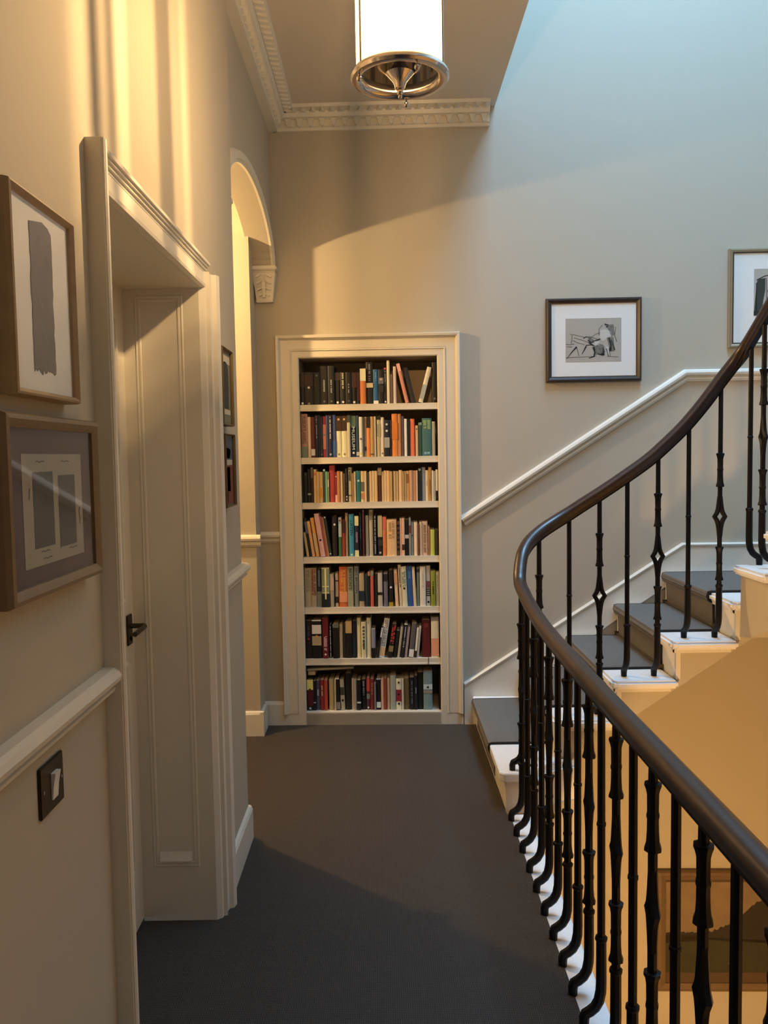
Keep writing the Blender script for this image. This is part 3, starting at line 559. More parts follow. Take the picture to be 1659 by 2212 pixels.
# lobby lamp beyond the arch, lamp of the hall below
def globe(name, loc, r, ztop, lab, power, col, es):
    g = empty(name, loc, label=lab, cat='lamp')
    obj('globe', ball(loc, r, 20), mat('globe_'+name, (1, .9, .75), .4, emit=col, estr=es), g, smooth=True)
    obj('fitting', lathe([(.02, -.01), (.024, .02), (.010, .03)], (loc[0], loc[1], loc[2]+r), 14), BRONZE, g)
    obj('flex', tube([(loc[0], loc[1], loc[2]+r+.02), (loc[0], loc[1], ztop)], .003, 6), BRONZE, g)
globe('pendant_lamp', (-1.50, 4.04, 2.58), .022, 2.95, 'small bare globe lamp hanging in the lobby behind the arch', 0, (1.0, .635, .27), LOBBY)
globe('hall_lamp', (.15, 1.20, -1.05), .11, -.30, 'warm globe lamp hanging in the hall below the landing', 0, (1.0, .56, .20), LOWER)
SHELVES=[
 (1.788,[
  (-0.446,0.0232,0.179,0.0,'0e0c0b','black paperback with a worn maroon spine top','b:2a1210:.0:.45|d:c8c4bc:.95'),
  (-0.422,0.0480,0.178,0.0,'0e0c0b','black book with a white dot on its faded red spine','b:2b1413:.08:.42|d:fffff0:.47|d:666058:.96'),
  (-0.373,0.0380,0.177,0.0,'0e0c0b','black book with a grey emblem at the spine top','d:55504a:.1|b:1c1918:.4:.42'),
  (-0.334,0.0410,0.210,0.0,'0e0c0b','left one of two tall black books with pale spine titles','l:8a867c:.36:.68:.25|d:4a4642:.92'),
  (-0.292,0.0360,0.210,0.0,'0e0c0b','right one of two tall black books with pale spine titles','l:8a867c:.36:.68:.25|d:4a4642:.92'),
  (-0.255,0.0290,0.176,0.0,'0e0c0b','slim black paperback with a brown streak near the top','b:2e1f1a:.03:.25|d:c8c4bc:.94'),
  (-0.225,0.0294,0.175,0.0,'0e0c0b','black paperback with a mottled cream title','l:a8996c:.03:.5:.4|d:d8d4cc:.93'),
  (-0.195,0.0330,0.174,0.0,'0e0c0b','black paperback with a thin grey title halfway down','l:88857a:.36:.66:.22|d:44403c:.9'),
  (-0.161,0.0250,0.173,0.0,'0e0c0b','black paperback with a reddish mottled upper spine','b:3a1c16:.02:.48|d:c8c4bc:.94'),
  (-0.135,0.0190,0.173,0.0,'0e0c0b','black paperback with a dark red edge','b:3a0f12:.03:.9'),
  (-0.115,0.0314,0.192,0.0,'b5622c','orange hardback with a cream band round its top','b:d8b986:0:.35'),
  (-0.083,0.0390,0.227,0.0,'141412','tall black book with a cream label band','b:b59a6c:.5:.61|l:6a6a60:.05:.45:.3'),
  (-0.043,0.0270,0.187,0.0,'1a4a66','blue book with a white label at its foot','b:c9c7b4:.91:1|l:5c86a0:.08:.32:.25'),
  (-0.015,0.0290,0.186,0.0,'0e0c0b','black book with a picture band across the spine','b:5a5050:.24:.42|d:a88a68:.29|b:24201e:.48:.66'),
  (0.015,0.0160,0.196,0.0,'0e0c0b','slim black book topped with a pink dot','d:d03a50:.03|l:8a8078:.1:.46:.3|d:c8c4bc:.95'),
  (0.032,0.0150,0.234,0.0,'c0ac88','tallest cream spine on the top shelf',''),
  (0.049,0.0170,0.158,0.0,'5f4025','short brown book beside the tall cream spine',''),
  (0.067,0.0160,0.201,0.0,'b49a88','slim pale pink book',''),
  (0.133,0.0184,0.219,-13.0,'b06a50','pinkish orange book leaning left','b:c98a74:0:.2'),
  (0.162,0.0278,0.195,-13.0,'1d1511','dark brown book leaning left against the pink one',''),
  (0.203,0.0240,0.197,15.0,'b8a480','cream book leaning right','b:8a8670:.5:.9'),
  (0.280,0.0253,0.219,0.0,'100e0e','tall black book at the right end','d:55504a:.9'),
 ]),
 (1.498,[
  (-0.446,0.0352,0.241,0.0,'946852','wide tan book lettered museum planning','t:2a1a18:MUSEUM PLANNING:.05:.68|b:5d6248:.75:1'),
  (-0.410,0.0170,0.224,0.0,'c0a284','slim cream book beside the museum planning one',''),
  (-0.392,0.0220,0.223,0.0,'5a1f16','dark red book with a white label at its foot','b:b8a898:.79:.95'),
  (-0.369,0.0180,0.232,0.0,'1a1a26','dark navy book with a grey title','l:8a8880:.03:.55:.3'),
  (-0.350,0.0100,0.232,0.0,'15151c','thin black book second in the navy group',''),
  (-0.339,0.0120,0.226,0.0,'1e2838','dark navy book with a slate edge stripe','d:5c7a58:.93'),
  (-0.326,0.0160,0.226,0.0,'8e2226','red book with a salmon picture spine','b:b06048:.2:.8|d:3c6650:.45|b:8a1c30:.88:.95'),
  (-0.309,0.0130,0.231,0.0,'2d3a58','slim slate blue book',''),
  (-0.295,0.0210,0.231,0.0,'231a2c','dark purple book with a white title','l:b0a8b0:.04:.55:.35|d:8a8890:.93'),
  (-0.273,0.0180,0.233,0.0,'3a4462','grey blue book','b:2a4a74:.6:.95'),
  (-0.253,0.0290,0.226,0.0,'dcb98c','cream book with a brown portrait on top, left of its twin','b:38210f:0:.36|d:c08a5c:.08|d:8a6a40:.93'),
  (-0.222,0.0290,0.226,0.0,'dcb98c','cream book with a brown portrait on top, right of its twin','b:38210f:0:.36|d:c08a5c:.08|d:8a6a40:.93'),
  (-0.191,0.0170,0.230,0.0,'b4a080','grey and cream book with a dark top','b:3c3830:0:.17'),
  (-0.172,0.0290,0.226,0.0,'101a28','navy book with large white museum lettering','b:4a5a44:0:.27|t:b8c0b8:MUSEUM:.27:.82|d:e0e8e0:.9'),
  (-0.142,0.0160,0.227,0.0,'2a3a44','slate green book with a white foot label','b:a89c88:.88:.97'),
  (-0.125,0.0190,0.219,0.0,'d8c49a','cream book with a brown spot on the spine','d:5a3a22:.55|d:c0a050:.92'),
  (-0.105,0.0080,0.217,0.0,'4a4038','thin grey brown book',''),
  (-0.096,0.0110,0.219,0.0,'a08a64','thin beige book','b:3a3028:.75:.85'),
  (-0.084,0.0200,0.217,0.0,'cc7038','orange book with a black top','b:241a14:0:.27'),
  (-0.063,0.0180,0.220,0.0,'a87c48','ochre tan book','b:3a2210:.93:.95'),
  (-0.044,0.0120,0.220,0.0,'bc9c74','slim beige book beside the ochre one',''),
  (-0.027,0.0204,0.223,0.0,'a08a60','mottled cream book with a black top','b:17130f:0:.09|b:8a7a58:.2:.5'),
  (-0.006,0.0170,0.215,0.0,'c8ac90','pale cream book beside the black picture spine','d:5a4a48:.92'),
  (0.012,0.0300,0.200,0.0,'14141a','black book with a white figure photographed on the spine','b:8a8070:.48:.76|d:b8b4a8:.3|d:a8a498:.12'),
  (0.044,0.0090,0.199,0.0,'1a1c2c','thin dark navy book',''),
  (0.055,0.0310,0.233,0.0,'c06a28','thick bright orange book','b:b86018:.2:.6'),
  (0.087,0.0180,0.232,0.0,'a8683a','brown orange book beside the thick orange one',''),
  (0.107,0.0150,0.220,0.0,'4a3a3a','dusky mauve book',''),
  (0.124,0.0140,0.204,0.0,'c8bca0','white book leaning slightly right',''),
  (0.140,0.0130,0.202,0.0,'1a2018','dark green black book',''),
  (0.156,0.0240,0.204,0.0,'c05a38','coral red book',''),
  (0.185,0.0140,0.167,0.0,'b08a5c','short tan book with a black dot','d:1a120c:.12'),
  (0.201,0.0190,0.183,0.0,'26402f','dark green book','b:6a6e54:.0:.08'),
  (0.221,0.0520,0.206,0.0,'31524c','very wide teal book with green lettering on top','l:7a8a50:.05:.26:.8|l:7a9a9a:.9:.94:.6'),
  (0.276,0.0170,0.187,0.0,'8f8062','grey beige book at the right end',''),
 ]),
 (1.249,[
  (-0.446,0.0062,0.170,0.0,'14120f','narrow black book at the left end',''),
  (-0.439,0.0220,0.169,0.0,'101411','black book with faint green marks','d:33402f:.08'),
  (-0.416,0.0170,0.185,0.0,'0e0c0c','black book with a silver label','b:8a8278:.72:.77'),
  (-0.398,0.0130,0.195,0.0,'26140e','dark brown book with a grey top','b:56463c:0:.3'),
  (-0.383,0.0160,0.184,0.0,'b58f5a','tan paperback with an orange and white top','b:a85c34:.1:.18|d:c8c0a0:.03'),
  (-0.366,0.0140,0.170,0.0,'b08a52','tan paperback',''),
  (-0.351,0.0200,0.169,0.0,'b0895a','tan paperback with an orange smudge','b:a8702c:.5:.85'),
  (-0.329,0.0110,0.184,0.0,'2c3a2c','dark green book with a white top','b:8a9c88:0:.06'),
  (-0.317,0.0110,0.171,0.0,'5c8058','bright green book',''),
  (-0.305,0.0070,0.169,0.0,'7a7a4c','thin green and pink book','b:c09080:.25:.5'),
  (-0.295,0.0300,0.204,0.0,'8a2a26','tall plain red book',''),
  (-0.264,0.0110,0.167,0.0,'6e2220','maroon book with pale pink foot','b:c8907a:.76:1|d:e0b8a0:.15'),
  (-0.252,0.0170,0.172,0.0,'9a6238','brown orange paperback',''),
  (-0.234,0.0120,0.169,0.0,'c89c68','pale peach paperback',''),
  (-0.221,0.0120,0.158,0.0,'7e5c3c','short brown tan paperback',''),
  (-0.208,0.0160,0.187,0.0,'120c0c','black book with white title at its foot','l:e0dcd0:.82:.96:.5|l:4a4444:.15:.4:.3'),
  (-0.191,0.0180,0.192,0.0,'a8946a','cream book spotted with black lettering','l:2a2018:.02:.38:.6|b:2a2018:.8:.82'),
  (-0.171,0.0110,0.159,0.0,'8a6238','short tan brown paperback',''),
  (-0.159,0.0090,0.168,0.0,'b89c74','slim cream paperback beside the teal book',''),
  (-0.148,0.0270,0.172,0.0,'205a58','teal book with a pale spot','d:a8b8a0:.32'),
  (-0.120,0.0194,0.170,0.0,'b8986a','cream paperback with a grey and orange patch','b:5a5040:.35:.65|b:b06840:.72:.9'),
  (-0.100,0.0100,0.170,0.0,'c0a070','slim cream paperback beside the olive one',''),
  (-0.089,0.0150,0.163,0.0,'5c4a2c','olive brown book',''),
  (-0.073,0.0144,0.169,0.0,'bc9460','tan paperback',''),
  (-0.058,0.0130,0.170,0.0,'c09a62','tan paperback',''),
  (-0.044,0.0150,0.170,0.0,'b8905c','tan paperback',''),
  (-0.027,0.0210,0.187,0.0,'4a1e10','dark brown red book with a tan top','b:7a6444:0:.22'),
  (-0.005,0.0110,0.166,0.0,'b49060','tan paperback',''),
  (0.007,0.0150,0.171,0.0,'bc9668','pale tan paperback',''),
  (0.023,0.0170,0.170,0.0,'b89062','pale tan paperback',''),
  (0.041,0.0130,0.166,0.0,'a07e48','ochre paperback',''),
  (0.055,0.0040,0.167,0.0,'4a1014','very thin dark red book',''),
  (0.060,0.0130,0.167,0.0,'a88454','ochre paperback',''),
  (0.074,0.0140,0.167,0.0,'a4804c','ochre paperback',''),
  (0.090,0.0170,0.172,0.0,'c09a6c','pale tan paperback',''),
  (0.108,0.0100,0.166,0.0,'9a7444','worn ochre paperback',''),
  (0.119,0.0120,0.166,0.0,'b08a58','tan paperback',''),
  (0.132,0.0150,0.167,0.0,'aa7e50','tan paperback with a rust streak','b:7a4a24:.1:.4'),
  (0.148,0.0170,0.170,0.0,'a87a54','reddish tan paperback',''),
  (0.166,0.0170,0.168,0.0,'b08460','pinkish tan paperback',''),
  (0.184,0.0090,0.169,0.0,'b88c68','slim pinkish tan paperback',''),
  (0.195,0.0210,0.184,0.0,'18221c','dark green black book with a pale dot','d:6a7468:.06'),
  (0.217,0.0190,0.186,0.0,'74706a','grey book',''),
  (0.237,0.0150,0.169,0.0,'bca078','cream paperback with small print','l:7a5c38:.3:.5:.3'),
  (0.253,0.0170,0.186,0.0,'906430','tall ochre brown book','l:5a3a18:.3:.8:.4'),
  (0.272,0.0080,0.168,0.0,'c0ac88','cream paperback right of the tall ochre book',''),
  (0.281,0.0100,0.164,0.0,'a8987c','cream grey paperback',''),
  (0.293,0.0110,0.173,0.0,'c0b49a','white paperback with a black foot','b:140c0c:.68:1'),
 ]),
 (0.946,[
  (-0.430,0.0139,0.137,-8.0,'96784c','short tan paperback leaning left',''),
  (-0.414,0.0139,0.219,-8.0,'16161c','navy black book leaning left','b:4a4a5c:.1:.4'),
  (-0.399,0.0158,0.200,-8.0,'b07a48','orange tan book leaning left',''),
  (-0.378,0.0188,0.218,-8.0,'b8803c','orange ochre book leaning left','b:a88858:.4:.9'),
  (-0.352,0.0266,0.242,-8.0,'b88474','pale pink book with a dark spot, leaning left','d:241410:.62'),
  (-0.324,0.0109,0.225,-8.0,'8a4438','red brown book leaning left',''),
  (-0.312,0.0089,0.221,-8.0,'7a5438','brown book leaning left',''),
  (-0.302,0.0139,0.225,-8.0,'242624','dark grey green book with two pale dots, leaning left','d:9a9e90:.02|d:9a9e90:.93'),
  (-0.286,0.0270,0.226,0.0,'1c1412','thick dark brown book with a white dot','d:9a9488:.21'),
  (-0.250,0.0170,0.219,0.0,'2f5230','green book with a red figure on its white top','b:8a8c78:0:.5|b:b4a498:0:.17|d:6a1418:.08'),
  (-0.232,0.0180,0.203,0.0,'7c2a18','orange red book','b:3c1414:0:.35'),
  (-0.212,0.0140,0.242,0.0,'846446','tall tan brown book',''),
  (-0.192,0.0280,0.236,0.0,'306a76','blue green book with dark lettering','t:142c38:LISTEN:.16:.5|d:9aa8a0:.96'),
  (-0.160,0.0220,0.225,0.0,'1c1c2c','navy book with cream ends','b:c8a874:0:.24|b:c8a878:.85:1|l:7a6a70:.4:.65:.6'),
  (-0.136,0.0160,0.244,0.0,'12161a','tall black book with a boxed title','l:44504e:.1:.6:.4'),
  (-0.116,0.0100,0.258,0.0,'521e26','tall thin maroon book','b:5a5058:0:.04'),
  (-0.101,0.0180,0.228,0.0,'78705a','grey beige book',''),
  (-0.080,0.0210,0.258,0.0,'a08868','tallest cream book, touching the shelf above','b:6a5c44:.04:.22'),
  (-0.055,0.0160,0.229,0.0,'0e0c0e','black book with white lettering','l:a8a49c:.03:.95:.35'),
  (-0.032,0.0250,0.225,0.0,'121210','black photographic book with a cream upper half','b:98845c:0:.53|d:8a8674:.92|b:2e2c28:.6:.75'),
  (-0.004,0.0190,0.217,0.0,'a85c34','salmon orange book','b:b05040:0:.3'),
  (0.018,0.0540,0.203,0.0,'b48a5c','thick tan book with small lettering','l:8a683e:.05:.5:.6'),
  (0.074,0.0160,0.189,0.0,'4a3220','brown book with a beaded dark pattern','b:120a08:.08:.14|b:120a08:.22:.28|b:120a08:.36:.42|b:120a08:.5:.56|b:120a08:.64:.7|b:120a08:.78:.84'),
  (0.091,0.0110,0.208,0.0,'a87c64','slim pinkish white paperback',''),
  (0.103,0.0140,0.209,0.0,'b08868','tan paperback with a dark lower edge','b:3a1a10:.7:.85'),
  (0.118,0.0220,0.200,0.0,'120a10','black paperback with a pale collar halfway','b:9a8e84:.42:.52'),
  (0.141,0.0110,0.211,0.0,'6c685c','grey book with a maroon patch','b:5a2424:.2:.4'),
  (0.153,0.0130,0.186,0.0,'7c7460','grey brown book','d:1c1410:.4'),
  (0.169,0.0190,0.186,0.0,'bc9a78','cream paperback',''),
  (0.189,0.0090,0.177,0.0,'5a3418','slim brown book',''),
  (0.200,0.0130,0.186,0.0,'ac8a68','light tan paperback',''),
  (0.214,0.0300,0.189,0.0,'a88464','thick light tan book with small print','l:6a4c34:.1:.9:.5'),
  (0.246,0.0100,0.161,0.0,'7c5438','brown paperback',''),
  (0.258,0.0250,0.143,0.0,'96923a','yellow green paperback',''),
  (0.286,0.0193,0.141,0.0,'2e2c2a','dark grey book at the right end',''),
 ]),
 (0.662,[
  (-0.446,0.0372,0.221,0.0,'86745a','wide grey beige book at the left end','l:5e6448:.05:.6:.5'),
  (-0.408,0.0280,0.221,0.0,'8a765a','beige book with a brick red title','l:6a2a1c:.02:.68:.85'),
  (-0.378,0.0260,0.218,0.0,'20242c','dark blue grey book','b:5a5a4c:.6:1|l:54585c:.05:.5:.5'),
  (-0.350,0.0440,0.223,0.0,'6a6a4c','book with a pale cross on a landscape photograph','b:0e1820:.66:1|c:b8a870:.02:.8|b:98886a:0:.03'),
  (-0.303,0.0210,0.185,0.0,'7a6c58','beige and grey paperback','b:8a7060:.1:.5'),
  (-0.275,0.0180,0.190,0.0,'8a745c','beige paperback with a dark lower part','b:1a100c:.21:.24|b:241c1a:.7:.88'),
  (-0.252,0.0450,0.226,0.0,'9a4a26','wide terracotta book with decorated lettering','l:a8742c:.08:.62:.6|b:b06c48:.62:.88'),
  (-0.205,0.0320,0.226,0.0,'6e6a52','grey book with black capital lettering',"t:14120c:BRYSON'S:.04:.56|b:7c7458:.6:1"),
  (-0.168,0.0250,0.228,0.0,'646258','grey book with faded dark lettering','t:2a2c28:BILL BRYSON:.05:.66'),
  (-0.140,0.0270,0.188,0.0,'8e7652','beige paperback with a slate lower half','b:20282c:.52:.82'),
  (-0.111,0.0190,0.178,0.0,'26302c','slate green paperback',''),
  (-0.091,0.0120,0.197,0.0,'1c1418','dark paperback with a coral top','b:a06048:0:.12'),
  (-0.077,0.0170,0.200,0.0,'a04438','coral red paperback','b:6a6452:0:.13'),
  (-0.054,0.0160,0.184,0.0,'101a14','black green paperback',''),
  (-0.036,0.0250,0.189,0.0,'988672','pale paperback with black dots across the middle','b:16140f:.57:.65'),
  (-0.004,0.0230,0.188,0.0,'544c4e','grey violet paperback with a dark top','b:221a1c:.03:.24'),
  (0.025,0.0230,0.205,0.0,'17130f','dark brown paperback with a white spot','d:d8d4c0:.47|b:8a6a20:.88:1'),
  (0.060,0.0190,0.206,-2.2,'b08c68','peach cream paperback','b:a06c48:.1:.4'),
  (0.085,0.0150,0.233,-2.2,'a48c6c','tall cream book with a dark title','l:2a1410:.08:.52:.5'),
  (0.101,0.0280,0.224,-2.2,'a89a78','cream book with a looping signature','l:5a5c48:.12:.5:.7|d:2c1c10:.55'),
  (0.131,0.0310,0.225,-2.2,'1c3c62','bright blue book','l:3a5a80:.1:.3:.5'),
  (0.163,0.0150,0.219,-2.2,'a8906a','slim cream paperback beside the blue book',''),
  (0.180,0.0150,0.216,0.0,'565a48','grey green paperback','b:2e2828:.03:.12'),
  (0.198,0.0320,0.222,0.0,'a89880','white paperback with tiny print','l:888070:.1:.5:.3'),
  (0.233,0.0230,0.226,0.0,'8e8270','grey book with a maroon block and black bars','b:5a3030:.38:.55|b:141010:.57:.595|b:141010:.62:.645|b:141010:.67:.695|b:141010:.72:.745|d:141010:.9'),
  (0.259,0.0250,0.198,0.0,'6c6a22','olive green book','l:24240c:.3:.65:.4'),
  (0.287,0.0180,0.191,0.0,'a09676','pale cream book at the right end','l:6a6458:.1:.4:.3'),
 ]),
 (0.372,[
  (-0.446,0.0340,0.214,0.0,'14100f','black book with a red blob on the spine','d:7a1c26:.48|l:3a3634:.15:.4:.4'),
  (-0.410,0.0520,0.219,0.0,'12100c','wide black book with a cream portrait photograph','b:b4a288:.13:.36|b:8a7452:.42:.66|b:c8c4b4:0:.03|d:b86c38:.42'),
  (-0.352,0.0330,0.231,0.0,'5e1216','tall dark red book with a cream title','l:b08a7c:.45:.78:.5|d:b8a080:.9'),
  (-0.314,0.0120,0.190,0.0,'1a1618','slim dark paperback with a grey title','l:9a948c:.05:.95:.4'),
  (-0.294,0.0340,0.193,0.0,'100e0c','black paperback with a ragged grey top','b:4a4840:0:.1'),
  (-0.258,0.0200,0.192,0.0,'7c6a50','tan paperback',''),
  (-0.234,0.0110,0.192,0.0,'20211a','dark olive paperback',''),
  (-0.222,0.0350,0.211,0.0,'0e0c0c','black book with a tan label at its top','b:8a6c44:0:.33'),
  (-0.185,0.0240,0.210,0.0,'121620','navy book','l:24303c:.5:.9:.3'),
  (-0.158,0.0210,0.227,0.0,'b09a72','tall cream book, left of a matching pair',''),
  (-0.134,0.0270,0.205,0.0,'b09a74','cream paperback with black spine lettering','l:1a160f:.12:.8:.55'),
  (-0.104,0.0240,0.227,0.0,'b4a478','tall cream book, right of a matching pair',''),
  (-0.077,0.0220,0.165,0.0,'6a6064','grey lilac paperback with a dark foot','b:17120f:.65:1'),
  (-0.048,0.0083,0.183,9.5,'242020','slim black and white paperback leaning right','b:a8a49c:.05:.35'),
  (-0.038,0.0302,0.224,9.1,'a8a08a','white book with huge black capitals, leaning right','t:15110e:GIFTS OF DECEIT:.04:.72|b:9a7c54:.74:.95'),
  (0.012,0.0249,0.191,8.6,'171214','black book with a red title, leaning right','l:a02820:.03:.55:.8|b:6a5430:.65:.82'),
  (0.042,0.0184,0.153,8.2,'141a16','dark green black paperback leaning right',''),
  (0.065,0.0146,0.174,7.7,'88785c','tan paperback leaning right',''),
  (0.085,0.0174,0.194,7.3,'1c1c20','dark paperback with white lettering, leaning right','l:8a8a88:.1:.7:.35|b:a8a49c:0:.03'),
  (0.106,0.0146,0.174,6.9,'82685a','pinkish brown paperback leaning right',''),
  (0.129,0.0267,0.194,6.4,'4a403a','grey brown paperback with a white foot label, leaning right','b:a8a090:.76:.98'),
  (0.161,0.0111,0.169,6.0,'a8987c','cream paperback with a dark foot, leaning right','b:2c1c10:.77:1'),
  (0.175,0.0111,0.179,5.5,'98846c','slim beige paperback leaning right',''),
  (0.206,0.0450,0.212,0.0,'4e1012','thick dark red book with a ribbon','l:6a2418:.08:.2:.5|r:2e0c0c'),
  (0.257,0.0430,0.227,0.0,'a89472','cream and salmon book at the right end','b:a86c4c:.52:.95|b:6a5648:0:.08'),
 ]),
 (0.075,[
  (-0.446,0.0352,0.176,0.0,'4a0c10','yellow topped red book with a black foot','b:a8944e:0:.33|b:100c10:.86:1|d:8a8688:.93|d:3a2a08:.32'),
  (-0.410,0.0140,0.168,0.0,'100c0c','slim black paperback at the left','b:8a8480:.72:.75'),
  (-0.395,0.0220,0.170,0.0,'3a363c','grey violet paperback with white lettering','l:8a868c:.3:.5:.5'),
  (-0.371,0.0210,0.173,0.0,'6e1c1a','dark red paperback with a cream title','l:a88a68:.18:.5:.4'),
  (-0.349,0.0190,0.172,0.0,'863220','coral red paperback',''),
  (-0.322,0.0270,0.175,0.0,'7e6c4a','cream paperback',''),
  (-0.291,0.0090,0.174,0.0,'8a7658','slim cream paperback',''),
  (-0.281,0.0230,0.182,-2.0,'100c0c','black paperback with a pale foot label','b:5a5048:.75:.97|b:b0b0b0:0:.03'),
  (-0.255,0.0230,0.174,-2.0,'7c6e54','cream book with dark panels','b:343426:.25:.5|d:1c1610:.68'),
  (-0.229,0.0330,0.210,0.0,'0c0e0c','large black book',''),
  (-0.193,0.0110,0.179,0.0,'8a7058','slim cream paperback',''),
  (-0.181,0.0150,0.175,0.0,'72665a','beige grey paperback',''),
  (-0.164,0.0220,0.172,0.0,'0e0a0a','black paperback with a white band','b:9a968e:.72:.77'),
  (-0.139,0.0250,0.173,0.0,'100c0c','black paperback with a long grey title','l:6a6462:.05:.5:.4'),
  (-0.110,0.0180,0.181,0.0,'4c2420','red topped paperback with grey labels','b:8a3028:0:.42|b:5a584a:.5:.66|d:b8a890:.93'),
  (-0.089,0.0210,0.175,0.0,'5e1f1a','maroon red paperback','l:8a5a38:.1:.5:.4'),
  (-0.067,0.0100,0.155,0.0,'5c4e48','slim grey paperback',''),
  (-0.054,0.0240,0.178,0.0,'120c10','black paperback with a white foot label','b:9a968a:.75:.93|b:8a8684:0:.03'),
  (-0.028,0.0140,0.180,0.0,'98745c','pale peach paperback',''),
  (-0.013,0.0170,0.180,0.0,'6a2c14','rust orange paperback',''),
  (0.006,0.0150,0.179,0.0,'8a6c52','tan paperback',''),
  (0.024,0.0310,0.196,0.0,'74705e','wide grey cream book',''),
  (0.057,0.0290,0.177,0.0,'a89878','cream book with a red and black figure','b:6a1a20:.35:.72|d:120c0c:.5|d:1c1812:.8|d:3c3420:.12'),
  (0.088,0.0110,0.177,0.0,'94866a','slim cream paperback',''),
  (0.100,0.0290,0.179,0.0,'54401f','brown paperback with a cream edge',''),
  (0.132,0.0260,0.184,0.0,'0e0b0e','black paperback with grey lettering','l:4e4a4c:.1:.8:.35'),
  (0.159,0.0170,0.194,0.0,'1c161c','slim dark paperback with small white title','l:7a7478:.35:.5:.4'),
  (0.177,0.0310,0.211,0.0,'0d0e0c','tall black book',''),
  (0.210,0.0500,0.218,0.0,'566058','wide pale teal book with a small picture','b:8a8a7c:.34:.47|d:161412:.41|b:6a5c4a:.5:.57'),
  (0.297,0.0083,0.221,0.0,'150d10','narrow black and maroon book at the right end','b:2a1018:.3:.8'),
 ]),
]
# ================================================================== PICTURES
def ribbon(pts, w0, w1=None):                                      # flat pen or brush stroke in picture space
    w1 = w0 if w1 is None else w1; V, F = [], []; n = len(pts)
    for i, (x, y) in enumerate(pts):
        a, b = pts[max(i-1, 0)], pts[min(i+1, n-1)]; dx, dy = b[0]-a[0], b[1]-a[1]; l = math.hypot(dx, dy) or 1
        w_ = (w0+(w1-w0)*i/(n-1))/2; V += [(x-dy/l*w_, y+dx/l*w_), (x+dy/l*w_, y-dx/l*w_)]
    return V, [(2*i, 2*i+1, 2*i+3, 2*i+2) for i in range(n-1)]
def flat(T, u0, z0, W_, H_, shapes, h):                            # shapes in 0..1 picture space lifted onto the sheet
    V, F = [], []
    for v, f in shapes:
        n = len(V); V += [T(u0+x*W_, z0+y*H_, h) for x, y in v]; F += [tuple(i+n for i in q) for q in f]
    return V, F
def poly(*p): return list(p), [tuple(range(len(p)))]
def picture(T, u0, u1, z0, z1, fw, depth, fm, mm, label, sheet, sheetm, strokes, lipm=None, glass=True):
    r = empty('framed_picture', T((u0+u1)/2, z0, 0), label=label, cat='picture')
    i0, i1, j0, j1 = u0+fw, u1-fw, z0+fw, z1-fw
    obj('frame', frame_rect(T, i0, i1, j0, j1, [(0, .002), (0, depth*.80), (fw*.25, depth*.9), (fw*.55, depth), (fw*.85, depth*.95), (fw, depth*.7), (fw, .002)]), fm, r)
    if lipm: obj('frame_slip', frame_rect(T, i0+.0015, i1-.0015, j0+.0015, j1-.0015, [(-.004, .002), (-.004, depth*.8), (.001, depth*.84), (.001, .002)]), lipm, r)
    obj('mount', bbox(T, i0-.002, i1+.002, j0-.002, j1+.002, .002, depth*.62), mm, r)
    a0, a1, b0, b1 = sheet
    h = depth*.62
    sh_ = obj('artwork', prism([(a0, b0), (a1, b0), (a1, b1), (a0, b1)], T, h-.001, h+.0008) if not callable(sheetm) else sheetm(T, sheet, h), sheetm if not callable(sheetm) else ARTGREY, r)
    for nm, mt, shp in strokes:
        q = obj(nm, flat(T, a0, b0, a1-a0, b1-b0, shp, h+.0014), mt, sh_, kind='stuff' if len(shp) > 1 else None)
    if glass: obj('glass', ([T(i0-.001, j0-.001, depth*.74), T(i1+.001, j0-.001, depth*.74), T(i1+.001, j1+.001, depth*.74), T(i0-.001, j1+.001, depth*.74)], [(0, 1, 2, 3)]), GLASS, r)
    return r
ARTGREY = mat('grey_torn_paper', (.155, .125, .095), .9, noise=.25, nscale=30)
INK = mat('dark_ink', (.02, .018, .016), .9); INKM = mat('grey_wash', (.17, .16, .145), .9, noise=.2, nscale=60); INKL = mat('pale_pencil', (.24, .225, .20), .9)
LIGHTW = mat('pale_chalk', (.52, .50, .47), .9)
SKP_ = mat('sketch_paper', (.40, .365, .315), .9, noise=.05, nscale=20)
# tall torn-paper work, near left
def torn(T, s, h):
    a0, a1, b0, b1 = s; rnd = random.Random(3); P = []
    n = 16
    for i in range(n+1): P.append((a0+(a1-a0)*i/n, b0+rnd.uniform(-.004, .006)+.002*(i % 2)))
    for i in range(1, n): P.append((a1+rnd.uniform(-.002, .002), b0+(b1-.02-b0)*i/n))
    P += [(a1, b1-.004), (a1-.012, b1+.004), (a1-.035, b1+.008), (a0+.02, b1+.002), (a0, b1-.002)]
    for i in range(n-1, 0, -1): P.append((a0+rnd.uniform(-.0015, .002), b0+(b1-b0)*i/n))
    return prism(P, T, h-.001, h+.0012)
picture(LW, 1.213, 1.467, 1.598, 1.905, .011, .030, OAK, MATW, 'tall pale-oak framed strip of torn grey paper, upper picture left of the door',
        (1.300, 1.384, 1.640, 1.868), torn, [('crease', INKM, [ribbon([(.35, .34), (.5, .30), (.58, .24), (.62, .18)], .05, .02), ribbon([(.5, .07), (.52, .03)], .03), ribbon([(.3, .5), (.5, .44), (.45, .40)], .02)])])
